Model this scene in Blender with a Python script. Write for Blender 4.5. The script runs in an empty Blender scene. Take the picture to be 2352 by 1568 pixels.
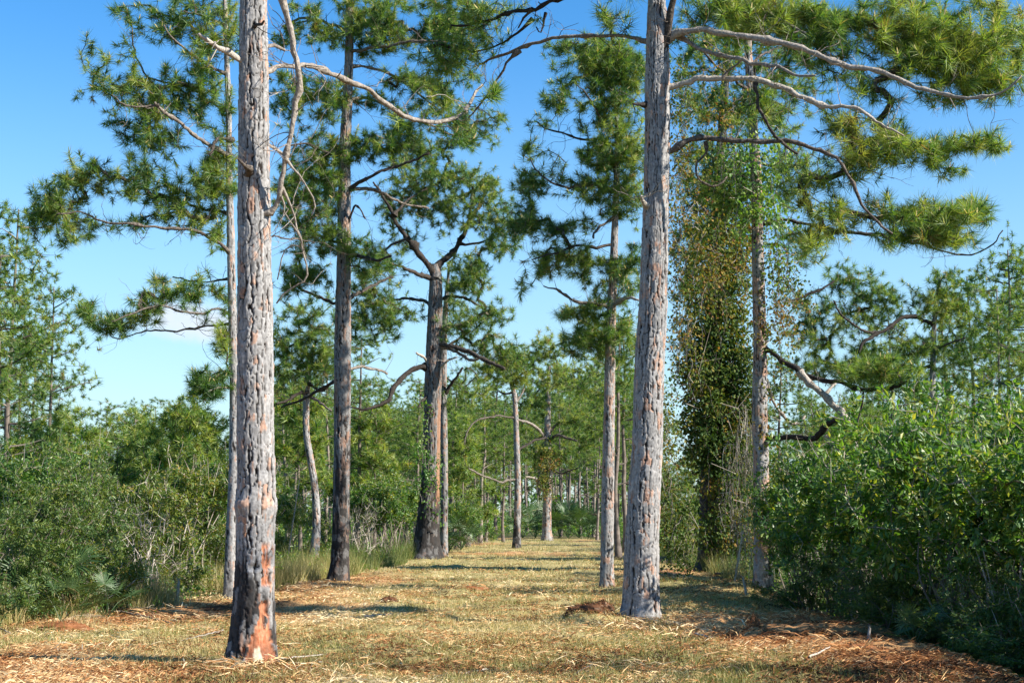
import bpy, math
import numpy as np
from mathutils import Vector

# ------------------------------------------------------------------ camera, world, sun, exposure
S = bpy.context.scene
COL = S.collection
F = 3266.0                    # focal length in units of a 2352 px wide frame
CX, CY, HOR = 1176.0, 784.0, 1175.0
EYE = 1.65
PITCH = math.atan((HOR - CY) / F)
cam_d = bpy.data.cameras.new('camera')
cam_d.sensor_width = 36.0
cam_d.lens = 36.0 * F / 2352.0
cam_d.clip_start = 0.1
cam_d.clip_end = 6000.0
cam = bpy.data.objects.new('camera', cam_d)
COL.objects.link(cam)
cam.location = (0, 0, EYE)
cam.rotation_euler = (math.radians(90) + PITCH, 0, 0)
S.camera = cam

SUN_AZ = math.radians(70)     # to the right of straight behind the camera
SUN_EL = math.radians(33)
sdir = Vector((math.sin(SUN_AZ) * math.cos(SUN_EL), -math.cos(SUN_AZ) * math.cos(SUN_EL), math.sin(SUN_EL)))
sun_d = bpy.data.lights.new('sun', 'SUN')
sun_d.energy = 5.0
sun_d.angle = math.radians(0.5)
sun_d.color = (1.0, 0.93, 0.82)
sun = bpy.data.objects.new('sun', sun_d)
COL.objects.link(sun)
sun.location = (20, -20, 30)
sun.rotation_euler = sdir.to_track_quat('Z', 'Y').to_euler()

world = bpy.data.worlds.new('World')
S.world = world
world.use_nodes = True
wn, wl = world.node_tree.nodes, world.node_tree.links
for n in list(wn):
    wn.remove(n)
w_out = wn.new('ShaderNodeOutputWorld')
w_bg = wn.new('ShaderNodeBackground')
w_bg.inputs['Strength'].default_value = 0.074
sky = wn.new('ShaderNodeTexSky')
sky.sky_type = 'NISHITA'
sky.sun_disc = False
sky.sun_elevation = SUN_EL
sky.sun_rotation = math.atan2(sdir.x, sdir.y)
sky.air_density = 1.0
sky.dust_density = 0.1
sky.ozone_density = 1.6
hsv = wn.new('ShaderNodeHueSaturation')
hsv.inputs['Saturation'].default_value = 1.42
hsv.inputs['Hue'].default_value = 0.503
hsv.inputs['Value'].default_value = 1.3
wl.new(sky.outputs[0], hsv.inputs['Color'])
# faint low fair-weather clouds: noise stretched sideways, only in the low band of the sky all round
tc = wn.new('ShaderNodeTexCoord')
mp = wn.new('ShaderNodeMapping')
mp.inputs['Location'].default_value = (0.35, 0.0, 0.62)
mp.inputs['Scale'].default_value = (4.0, 4.0, 17.0)
wl.new(tc.outputs['Generated'], mp.inputs['Vector'])
ns = wn.new('ShaderNodeTexNoise')
ns.inputs['Scale'].default_value = 1.0
ns.inputs['Detail'].default_value = 6
ns.inputs['Roughness'].default_value = 0.5
wl.new(mp.outputs[0], ns.inputs['Vector'])
rp = wn.new('ShaderNodeMapRange')
rp.inputs['From Min'].default_value = 0.62
rp.inputs['From Max'].default_value = 0.74
wl.new(ns.outputs['Fac'], rp.inputs['Value'])
sep = wn.new('ShaderNodeSeparateXYZ')
wl.new(tc.outputs['Generated'], sep.inputs[0])
band = wn.new('ShaderNodeMapRange')
band.inputs['From Min'].default_value = 0.20
band.inputs['From Max'].default_value = 0.10
wl.new(sep.outputs['Z'], band.inputs['Value'])
mul = wn.new('ShaderNodeMath'); mul.operation = 'MULTIPLY'
wl.new(rp.outputs[0], mul.inputs[0]); wl.new(band.outputs[0], mul.inputs[1])
cx = wn.new('ShaderNodeMath'); cx.operation = 'DIVIDE'
wl.new(sep.outputs['X'], cx.inputs[0]); wl.new(sep.outputs['Y'], cx.inputs[1])
cz = wn.new('ShaderNodeMath'); cz.operation = 'DIVIDE'
wl.new(sep.outputs['Z'], cz.inputs[0]); wl.new(sep.outputs['Y'], cz.inputs[1])
def quad(src, centre, half):
    a = wn.new('ShaderNodeMath'); a.operation = 'SUBTRACT'; a.inputs[1].default_value = centre
    wl.new(src.outputs[0], a.inputs[0])
    b = wn.new('ShaderNodeMath'); b.operation = 'DIVIDE'; b.inputs[1].default_value = half
    wl.new(a.outputs[0], b.inputs[0])
    c = wn.new('ShaderNodeMath'); c.operation = 'MULTIPLY'
    wl.new(b.outputs[0], c.inputs[0]); wl.new(b.outputs[0], c.inputs[1])
    return c
qa, qb = quad(cx, -0.226, 0.050), quad(cz, 0.133, 0.018)
qs = wn.new('ShaderNodeMath'); qs.operation = 'ADD'
wl.new(qa.outputs[0], qs.inputs[0]); wl.new(qb.outputs[0], qs.inputs[1])
cn = wn.new('ShaderNodeTexNoise'); cn.inputs['Scale'].default_value = 30; cn.inputs['Detail'].default_value = 5
wl.new(tc.outputs['Generated'], cn.inputs['Vector'])
ca = wn.new('ShaderNodeMath'); ca.operation = 'MULTIPLY_ADD'; ca.inputs[1].default_value = 2.2; ca.inputs[2].default_value = -1.1
wl.new(cn.outputs['Fac'], ca.inputs[0])
cs = wn.new('ShaderNodeMath'); cs.operation = 'ADD'
wl.new(qs.outputs[0], cs.inputs[0]); wl.new(ca.outputs[0], cs.inputs[1])
cm = wn.new('ShaderNodeMapRange'); cm.interpolation_type = 'SMOOTHSTEP'
cm.inputs['From Min'].default_value = 1.15; cm.inputs['From Max'].default_value = 0.1
wl.new(cs.outputs[0], cm.inputs['Value'])
fy = wn.new('ShaderNodeMath'); fy.operation = 'GREATER_THAN'; fy.inputs[1].default_value = 0.0
wl.new(sep.outputs['Y'], fy.inputs[0])
cf = wn.new('ShaderNodeMath'); cf.operation = 'MULTIPLY'
wl.new(cm.outputs[0], cf.inputs[0]); wl.new(fy.outputs[0], cf.inputs[1])
mx_ = wn.new('ShaderNodeMath'); mx_.operation = 'MAXIMUM'
mul2 = wn.new('ShaderNodeMath'); mul2.operation = 'MULTIPLY'
mul2.inputs[1].default_value = 0.8
wl.new(mul.outputs[0], mx_.inputs[0]); wl.new(cf.outputs[0], mx_.inputs[1])
wl.new(mx_.outputs[0], mul2.inputs[0])
mixc = wn.new('ShaderNodeMixRGB')
mixc.inputs['Color2'].default_value = (5.2, 5.5, 6.0, 1)
wl.new(mul2.outputs[0], mixc.inputs['Fac'])
hz = wn.new('ShaderNodeMapRange'); hz.interpolation_type = 'SMOOTHSTEP'
hz.inputs['From Min'].default_value = 0.34; hz.inputs['From Max'].default_value = 0.0
hz.inputs['To Max'].default_value = 0.75
wl.new(sep.outputs['Z'], hz.inputs['Value'])
hzm = wn.new('ShaderNodeMixRGB')
hzm.inputs['Color2'].default_value = (2.75, 4.35, 5.5, 1)      # humid blue air of the lower sky, the same all round
wl.new(hz.outputs[0], hzm.inputs['Fac']); wl.new(hsv.outputs[0], hzm.inputs['Color1'])
wl.new(hzm.outputs[0], mixc.inputs['Color1'])
wl.new(mixc.outputs[0], w_bg.inputs['Color'])
wl.new(w_bg.outputs[0], w_out.inputs['Surface'])

S.view_settings.view_transform = 'Standard'
S.view_settings.look = 'None'
S.view_settings.exposure = 1.25
S.view_settings.gamma = 1.0
S.view_settings.use_curve_mapping = False
S.render.engine = 'CYCLES'
S.cycles.max_bounces = 6
S.cycles.transparent_max_bounces = 4
try:
    S.cycles.use_denoising = True
except Exception:
    pass

# ------------------------------------------------------------------ maths helpers
def pix(x, y, d):
    """World point at forward distance d that is seen at frame position x, y (arrays allowed)."""
    x = np.asarray(x, float); y = np.asarray(y, float); d = np.asarray(d, float)
    cp, sp = math.cos(PITCH), math.sin(PITCH)
    v = (CY - y) / F
    dy = cp - sp * v
    dz = sp + cp * v
    t = d / dy
    return np.stack(np.broadcast_arrays((x - CX) / F * t, d + 0 * t, EYE + dz * t), -1)

def zpix(y, d):
    return float(pix(CX, y, d)[2])

def xpix(x, d):
    return float(pix(x, HOR, d)[0])

def gdist(y):
    a = pix(CX, y, 1.0)[2] - EYE
    return -EYE / a

def hsh(ix, iy, iz, seed):
    h = (ix.astype(np.int64) * 374761393 + iy.astype(np.int64) * 668265263 + iz.astype(np.int64) * 2147483647 + seed * 974634777) & 0xffffffff
    h = ((h ^ (h >> 13)) * 1274126177) & 0xffffffff
    h = (h ^ (h >> 16)) * 2246822519 & 0xffffffff
    h = h ^ (h >> 15)
    return (h & 0xffffff) / float(0xffffff)

def vnoise(x, y, z=0.0, seed=0):
    x, y, z = np.broadcast_arrays(np.asarray(x, float), np.asarray(y, float), np.asarray(z, float))
    ix, iy, iz = np.floor(x), np.floor(y), np.floor(z)
    fx, fy, fz = x - ix, y - iy, z - iz
    fx = fx * fx * (3 - 2 * fx); fy = fy * fy * (3 - 2 * fy); fz = fz * fz * (3 - 2 * fz)
    r = 0
    for a in (0, 1):
        for b in (0, 1):
            for c in (0, 1):
                w = (fx if a else 1 - fx) * (fy if b else 1 - fy) * (fz if c else 1 - fz)
                r = r + w * hsh(ix + a, iy + b, iz + c, seed)
    return r

def fbm(x, y, z=0.0, seed=0, o=3):
    r, a, s = 0, 0.5, 0
    for k in range(o):
        f = 2.0 ** k
        r = r + a * vnoise(np.asarray(x) * f, np.asarray(y) * f, np.asarray(z) * f, seed + k * 17)
        s += a; a *= 0.5
    return r / s

def sstep(a, b, x):
    t = np.clip((x - a) / (b - a), 0, 1)
    return t * t * (3 - 2 * t)

def nrm(v):
    return v / np.maximum(np.linalg.norm(v, axis=-1, keepdims=True), 1e-9)

def smooth_path(pts, spacing):
    """Catmull-Rom through rows of numbers (xyz + radius), resampled at even spacing."""
    p = np.asarray(pts, float)
    if len(p) < 3:
        p = np.array([p[0], (p[0] + p[1]) / 2, p[1]])
    q = np.vstack([2 * p[0] - p[1], p, 2 * p[-1] - p[-2]])
    out = []
    for i in range(1, len(q) - 2):
        L = np.linalg.norm(q[i + 1][:3] - q[i][:3])
        n = max(1, int(round(L / spacing)))
        t = (np.arange(n) / n)[:, None]
        a, b, c, d = q[i - 1], q[i], q[i + 1], q[i + 2]
        out.append(0.5 * (2 * b + (c - a) * t + (2 * a - 5 * b + 4 * c - d) * t ** 2 + (3 * b - a - 3 * c + d) * t ** 3))
    out.append(q[-2][None])
    return np.vstack(out)

# ------------------------------------------------------------------ mesh helpers
def mesh_from(name, V, tris=None, quads=None, mats=(), mi=None, attrs=None, col=None, smooth=False):
    V = np.asarray(V, np.float32)
    tris = np.zeros((0, 3), np.int32) if tris is None else np.asarray(tris, np.int32)
    quads = np.zeros((0, 4), np.int32) if quads is None else np.asarray(quads, np.int32)
    m = bpy.data.meshes.new(name)
    nt, nq = len(tris), len(quads)
    m.vertices.add(len(V)); m.vertices.foreach_set('co', V.ravel())
    m.loops.add(nt * 3 + nq * 4)
    m.loops.foreach_set('vertex_index', np.concatenate([tris.ravel(), quads.ravel()]))
    m.polygons.add(nt + nq)
    m.polygons.foreach_set('loop_start', np.concatenate([np.arange(nt) * 3, nt * 3 + np.arange(nq) * 4]).astype(np.int32))
    for x in mats:
        m.materials.append(x)
    if mi is not None:
        m.polygons.foreach_set('material_index', np.asarray(mi, np.int32))
    m.polygons.foreach_set('use_smooth', np.full(nt + nq, bool(smooth)))
    for k, a in (attrs or {}).items():
        at = m.attributes.new(k, 'FLOAT', 'POINT')
        at.data.foreach_set('value', np.asarray(a, np.float32))
    if col is not None:
        at = m.attributes.new('Col', 'FLOAT_COLOR', 'POINT')
        c = np.ones((len(V), 4), np.float32); c[:, :3] = col
        at.data.foreach_set('color', c.ravel())
    m.update(calc_edges=True)
    m.validate()
    return m

class Bag:
    """Collects vertices, faces and a tint value for one mesh."""
    def __init__(s):
        s.V, s.T, s.Q, s.t, s.mt, s.mq, s.n = [], [], [], [], [], [], 0
    def add(s, V, tris=None, quads=None, tint=0.5, mat=0):
        V = np.asarray(V, float).reshape(-1, 3)
        if tris is not None and len(tris):
            s.T.append(np.asarray(tris) + s.n); s.mt.append(np.full(len(tris), mat))
        if quads is not None and len(quads):
            s.Q.append(np.asarray(quads) + s.n); s.mq.append(np.full(len(quads), mat))
        s.V.append(V); s.t.append(np.broadcast_to(np.asarray(tint, float), (len(V),)))
        s.n += len(V)
    def mesh(s, name, mats, origin=(0, 0, 0), smooth=False):
        if not s.V:
            return None
        V = np.vstack(s.V) - np.asarray(origin, float)
        T = np.vstack(s.T) if s.T else None
        Q = np.vstack(s.Q) if s.Q else None
        mi = np.concatenate(s.mt + s.mq)
        return mesh_from(name, V, T, Q, mats, mi, {'tint': np.concatenate(s.t)}, smooth=smooth)

def obj(name, mesh, parent=None, loc=None, kind=None, label=None):
    o = bpy.data.objects.new(name, mesh)
    COL.objects.link(o)
    if parent is not None:
        o.parent = parent
    if loc is not None:
        o.location = loc
    if kind:
        o['kind'] = kind
    if label:
        o['label'] = label
    return o

def thing(name, label, cat, loc, group=None):
    o = bpy.data.objects.new(name, None)
    COL.objects.link(o)
    o.location = [float(v) for v in loc]
    o['label'] = label; o['category'] = cat
    if group:
        o['group'] = group
    return o

def dup(root, loc, rotz, scale, label, group=None):
    r = root.copy(); COL.objects.link(r)
    r.location = loc; r.rotation_euler = (0, 0, rotz); r.scale = scale
    r['label'] = label
    if group:
        r['group'] = group
    elif 'group' in r:
        del r['group']
    for ch in list(root.children):
        c = ch.copy(); COL.objects.link(c); c.parent = r
    return r

def tube(bag, path, sides=8, tint=0.5, mat=0, rough=0.0, rng=None, cap=True):
    """path rows: x y z r; parallel-transported ring tube."""
    p = np.asarray(path, float)
    c, r = p[:, :3], p[:, 3]
    t = nrm(np.gradient(c, axis=0))
    up = np.array([0.3, 0.2, 1.0]) if abs(t[0][2]) < 0.8 else np.array([1.0, 0.1, 0])
    e1 = nrm(np.cross(t[0], up))
    n = len(p)
    rings = np.zeros((n, sides, 3))
    ang = np.arange(sides) / sides * 2 * math.pi
    ca, sa = np.cos(ang)[:, None], np.sin(ang)[:, None]
    for i in range(n):
        e1 = nrm(e1 - t[i] * np.dot(e1, t[i]))
        e2 = np.cross(t[i], e1)
        rr = r[i]
        if rough and rng is not None:
            rr = r[i] * (1 + rough * (rng.random((sides, 1)) - 0.5))
        rings[i] = c[i] + (ca * e1 + sa * e2) * rr
    i = np.arange(n - 1)[:, None] * sides
    j = np.arange(sides)[None]
    k = (j + 1) % sides
    q = np.stack([i + j, i + k, i + sides + k, i + sides + j], -1).reshape(-1, 4)
    V = rings.reshape(-1, 3)
    tris = None
    if cap:
        V = np.vstack([V, c[-1] + t[-1] * r[-1] * 0.6])
        b = (n - 1) * sides
        jj = np.arange(sides)
        tris = np.stack([b + jj, b + (jj + 1) % sides, np.full(sides, n * sides)], -1)
    bag.add(V, tris, q, tint, mat)

def prisms(bag, A, B, ra, rb, sides=3, tint=0.5, mat=0):
    """Many thin prisms A->B at once."""
    if len(A) == 0:
        return
    t = nrm(B - A)
    ref = np.where(np.abs(t[:, 2:3]) < 0.8, np.array([[0.1, 0.2, 1.0]]), np.array([[1.0, 0.2, 0.1]]))
    e1 = nrm(np.cross(t, ref)); e2 = np.cross(t, e1)
    ang = np.arange(sides) / sides * 2 * math.pi
    off = np.cos(ang)[None, :, None] * e1[:, None] + np.sin(ang)[None, :, None] * e2[:, None]
    VA = A[:, None] + off * ra[:, None, None]
    VB = B[:, None] + off * rb[:, None, None]
    V = np.concatenate([VA, VB], 1).reshape(-1, 3)
    m = len(A)
    base = (np.arange(m) * 2 * sides)[:, None]
    j = np.arange(sides)[None]; k = (j + 1) % sides
    q = np.stack([base + j, base + k, base + sides + k, base + sides + j], -1).reshape(-1, 4)
    tt = tint if np.isscalar(tint) else np.repeat(tint, 2 * sides)
    bag.add(V, None, q, tt, mat)

# ------------------------------------------------------------------ materials
def new_mat(name):
    m = bpy.data.materials.new(name); m.use_nodes = True
    nt = m.node_tree
    for n in list(nt.nodes):
        nt.nodes.remove(n)
    out = nt.nodes.new('ShaderNodeOutputMaterial')
    return m, nt.nodes, nt.links, out

def ramp(nodes, stops):
    r = nodes.new('ShaderNodeValToRGB')
    e = r.color_ramp.elements
    e[0].position, e[0].color = stops[0][0], (*stops[0][1], 1)
    e[1].position, e[1].color = stops[-1][0], (*stops[-1][1], 1)
    for p, c in stops[1:-1]:
        x = e.new(p); x.color = (*c, 1)
    return r

def leaf_mat(name, stops, trans=0.35, gloss=0.05, rough=0.4, tboost=1.5):
    m, N, L, out = new_mat(name)
    at = N.new('ShaderNodeAttribute'); at.attribute_name = 'tint'
    r = ramp(N, stops)
    L.new(at.outputs['Fac'], r.inputs[0])
    d = N.new('ShaderNodeBsdfDiffuse'); L.new(r.outputs[0], d.inputs['Color'])
    t = N.new('ShaderNodeBsdfTranslucent')
    b = N.new('ShaderNodeMixRGB'); b.blend_type = 'MULTIPLY'; b.inputs['Fac'].default_value = 1
    b.inputs['Color2'].default_value = (tboost * 1.05, tboost, tboost * 0.4, 1)
    L.new(r.outputs[0], b.inputs['Color1']); L.new(b.outputs[0], t.inputs['Color'])
    mx = N.new('ShaderNodeMixShader'); mx.inputs['Fac'].default_value = trans
    L.new(d.outputs[0], mx.inputs[1]); L.new(t.outputs[0], mx.inputs[2])
    g = N.new('ShaderNodeBsdfGlossy'); g.inputs['Roughness'].default_value = rough
    g.inputs['Color'].default_value = (0.9, 0.95, 0.85, 1)
    m2 = N.new('ShaderNodeMixShader'); m2.inputs['Fac'].default_value = gloss
    L.new(mx.outputs[0], m2.inputs[1]); L.new(g.outputs[0], m2.inputs[2])
    L.new(m2.outputs[0], out.inputs['Surface'])
    return m

def attr_mat(name, rough=0.9, nscale=40, amount=0.35, bump=0.3, bscale=120):
    """Vertex colour 'Col' broken up by procedural noise."""
    m, N, L, out = new_mat(name)
    at = N.new('ShaderNodeAttribute'); at.attribute_name = 'Col'
    tcn = N.new('ShaderNodeTexCoord')
    n = N.new('ShaderNodeTexNoise'); n.inputs['Scale'].default_value = nscale; n.inputs['Detail'].default_value = 5
    L.new(tcn.outputs['Object'], n.inputs['Vector'])
    mr = N.new('ShaderNodeMapRange'); mr.inputs['From Min'].default_value = 0.3; mr.inputs['From Max'].default_value = 0.7
    mr.inputs['To Min'].default_value = 1 - amount; mr.inputs['To Max'].default_value = 1 + amount * 0.6
    L.new(n.outputs['Fac'], mr.inputs['Value'])
    v = N.new('ShaderNodeVectorMath'); v.operation = 'SCALE'
    L.new(at.outputs['Color'], v.inputs[0]); L.new(mr.outputs[0], v.inputs['Scale'])
    p = N.new('ShaderNodeBsdfPrincipled'); p.inputs['Roughness'].default_value = rough
    p.inputs['Specular IOR Level'].default_value = 0.2
    L.new(v.outputs[0], p.inputs['Base Color'])
    n2 = N.new('ShaderNodeTexNoise'); n2.inputs['Scale'].default_value = bscale; n2.inputs['Detail'].default_value = 4
    L.new(tcn.outputs['Object'], n2.inputs['Vector'])
    b = N.new('ShaderNodeBump'); b.inputs['Strength'].default_value = bump; b.inputs['Distance'].default_value = 0.01
    L.new(n2.outputs['Fac'], b.inputs['Height']); L.new(b.outputs[0], p.inputs['Normal'])
    L.new(p.outputs[0], out.inputs['Surface'])
    return m

def tint_mat(name, stops, rough=0.85, nscale=25, bump=0.4):
    """Colour ramp by tint attribute plus noise."""
    m, N, L, out = new_mat(name)
    at = N.new('ShaderNodeAttribute'); at.attribute_name = 'tint'
    tcn = N.new('ShaderNodeTexCoord')
    n = N.new('ShaderNodeTexNoise'); n.inputs['Scale'].default_value = nscale; n.inputs['Detail'].default_value = 5
    L.new(tcn.outputs['Object'], n.inputs['Vector'])
    a = N.new('ShaderNodeMath'); a.operation = 'MULTIPLY_ADD'; a.inputs[1].default_value = 0.9; a.inputs[2].default_value = -0.45
    L.new(n.outputs['Fac'], a.inputs[0])
    s = N.new('ShaderNodeMath'); s.operation = 'ADD'
    L.new(a.outputs[0], s.inputs[0]); L.new(at.outputs['Fac'], s.inputs[1])
    r = ramp(N, stops); L.new(s.outputs[0], r.inputs[0])
    p = N.new('ShaderNodeBsdfPrincipled'); p.inputs['Roughness'].default_value = rough
    p.inputs['Specular IOR Level'].default_value = 0.25
    L.new(r.outputs[0], p.inputs['Base Color'])
    b = N.new('ShaderNodeBump'); b.inputs['Strength'].default_value = bump; b.inputs['Distance'].default_value = 0.02
    L.new(n.outputs['Fac'], b.inputs['Height']); L.new(b.outputs[0], p.inputs['Normal'])
    L.new(p.outputs[0], out.inputs['Surface'])
    return m

M_needle = leaf_mat('pine_needles', [(0.0, (0.020, 0.065, 0.020)), (0.35, (0.055, 0.135, 0.030)), (0.65, (0.160, 0.245, 0.045)), (0.88, (0.29, 0.34, 0.075)), (0.95, (0.26, 0.26, 0.08)), (1.0, (0.30, 0.19, 0.08))], 0.42, 0.035, 0.5, 1.9)
M_bud = tint_mat('shoot_tips', [(0.0, (0.25, 0.18, 0.08)), (1.0, (0.45, 0.38, 0.16))])
M_glossy = leaf_mat('glossy_leaves', [(0.0, (0.020, 0.065, 0.012)), (0.4, (0.052, 0.135, 0.018)), (0.8, (0.115, 0.21, 0.028)), (1.0, (0.26, 0.27, 0.04))], 0.42, 0.05, 0.5, 2.0)
M_fine = leaf_mat('fine_leaves', [(0.0, (0.020, 0.055, 0.016)), (0.5, (0.055, 0.12, 0.024)), (1.0, (0.16, 0.20, 0.040))], 0.36, 0.04, 0.5, 1.8)
M_yellow = leaf_mat('yellowing_leaves', [(0.0, (0.035, 0.085, 0.018)), (0.4, (0.085, 0.15, 0.028)), (0.75, (0.18, 0.22, 0.035)), (1.0, (0.34, 0.25, 0.05))], 0.42, 0.04, 0.5, 1.7)
M_vine = leaf_mat('vine_leaves', [(0.0, (0.035, 0.075, 0.015)), (0.3, (0.085, 0.13, 0.025)), (0.5, (0.15, 0.16, 0.03)), (0.68, (0.25, 0.19, 0.04)), (0.85, (0.26, 0.14, 0.04)), (1.0, (0.18, 0.08, 0.03))], 0.32, 0.015, 0.6, 1.4)
M_brightvine = leaf_mat('bright_vine_leaves', [(0.0, (0.04, 0.11, 0.02)), (0.5, (0.09, 0.20, 0.03)), (1.0, (0.22, 0.30, 0.06))], 0.42, 0.04, 0.5, 1.7)
M_palm = leaf_mat('palmetto_blades', [(0.0, (0.025, 0.065, 0.022)), (0.6, (0.06, 0.12, 0.035)), (0.9, (0.13, 0.17, 0.05)), (1.0, (0.30, 0.24, 0.12))], 0.3, 0.05, 0.5, 1.5)
M_grass = leaf_mat('grass_blades', [(0.0, (0.07, 0.12, 0.025)), (0.4, (0.19, 0.20, 0.055)), (0.7, (0.36, 0.295, 0.12)), (1.0, (0.56, 0.44, 0.23))], 0.25, 0.03, 0.5, 1.2)
M_straw = leaf_mat('straw_and_chips', [(0.0, (0.035, 0.020, 0.013)), (0.25, (0.25, 0.100, 0.040)), (0.5, (0.50, 0.245, 0.100)), (0.78, (0.64, 0.46, 0.235)), (1.0, (0.76, 0.64, 0.41))], 0.08, 0.02, 0.5, 1.0)
M_deadfrond = leaf_mat('dead_fronds', [(0.0, (0.10, 0.07, 0.045)), (0.6, (0.27, 0.21, 0.14)), (1.0, (0.50, 0.44, 0.34))], 0.1, 0.03, 0.5, 1.0)
M_bark = attr_mat('pine_bark', 0.95, 30, 0.30, 0.18, 110)
M_limb = tint_mat('limb_bark', [(0.0, (0.015, 0.012, 0.010)), (0.3, (0.045, 0.036, 0.029)), (0.55, (0.14, 0.115, 0.095)), (0.8, (0.27, 0.235, 0.20)), (1.0, (0.38, 0.34, 0.29))], 0.9, 26, 1.0)
M_farbark = tint_mat('far_bark', [(0.0, (0.04, 0.032, 0.027)), (0.4, (0.13, 0.105, 0.088)), (0.7, (0.26, 0.22, 0.185)), (1.0, (0.40, 0.35, 0.31))], 0.9, 3.5, 0.6)
M_stem = tint_mat('shrub_stems', [(0.0, (0.05, 0.04, 0.03)), (0.5, (0.17, 0.14, 0.11)), (1.0, (0.46, 0.41, 0.35))], 0.9, 9, 0.2)

# ------------------------------------------------------------------ ground
MOUNDS = []   # x, y, height, radius
def add_mound(x, y, h, r):
    MOUNDS.append((x, y, h, r))

def trail_edges(Y):
    """left and right edge of the cleared strip (x) at forward distance Y"""
    l = np.interp(Y, [0, 14, 22, 28, 36, 47, 60, 83, 90], [-9.5, -9.0, -7.4, -5.6, -4.6, -3.7, -2.8, -1.9, -1.5])
    r = np.interp(Y, [0, 14, 24, 30, 45, 83, 90], [4.55, 4.6, 4.75, 5.0, 5.3, 5.4, 5.0])
    return l, r

def ground_h(x, y):
    x = np.asarray(x, float); y = np.asarray(y, float)
    near = sstep(140, 40, y) * sstep(40, 20, np.abs(x))
    h = (fbm(x * 0.35, y * 0.35, 0, 5, 3) - 0.5) * 0.10
    h = h + ((fbm(x * 1.7, y * 1.7, 0, 9, 3) - 0.5) * 0.075 + (vnoise(x * 6.5, y * 6.5, 0, 31) - 0.5) * (0.03 + 0.045 * sstep(0.5, 3.0, x + 0.0) * sstep(26, 20, y))) * near
    h = h + sstep(0.58, 0.78, fbm(x * 0.9, y * 1.2, 0, 77, 2)) * 0.07 * near
    # shallow drop on the right of the strip, deepest near the camera
    edge = 4.75 + 0.35 * (fbm(y * 0.6, 3.3, 0, 8, 2) - 0.5)
    h = h - sstep(0.0, 1.6, x - edge) * 0.65 * sstep(34, 22, y) * sstep(-4, 2, y)
    # gentle mound under the right-hand trees
    h = h + 0.10 * np.exp(-((x - 3.6) / 1.3) ** 2) * sstep(40, 28, y)
    for mx, my, mh, mr in MOUNDS:
        h = h + mh * np.exp(-((x - mx) ** 2 + (y - my) ** 2) / (mr * mr))
    return h

def gz(x, y):
    return float(ground_h(x, y))

def graded(lo, hi, core_lo, core_hi, step, far_n):
    core = np.arange(core_lo, core_hi + 1e-6, step)
    a = core_lo - np.geomspace(step, core_lo - lo, far_n)
    b = core_hi + np.geomspace(step, hi - core_hi, far_n)
    return np.concatenate([a[::-1], core, b])

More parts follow.
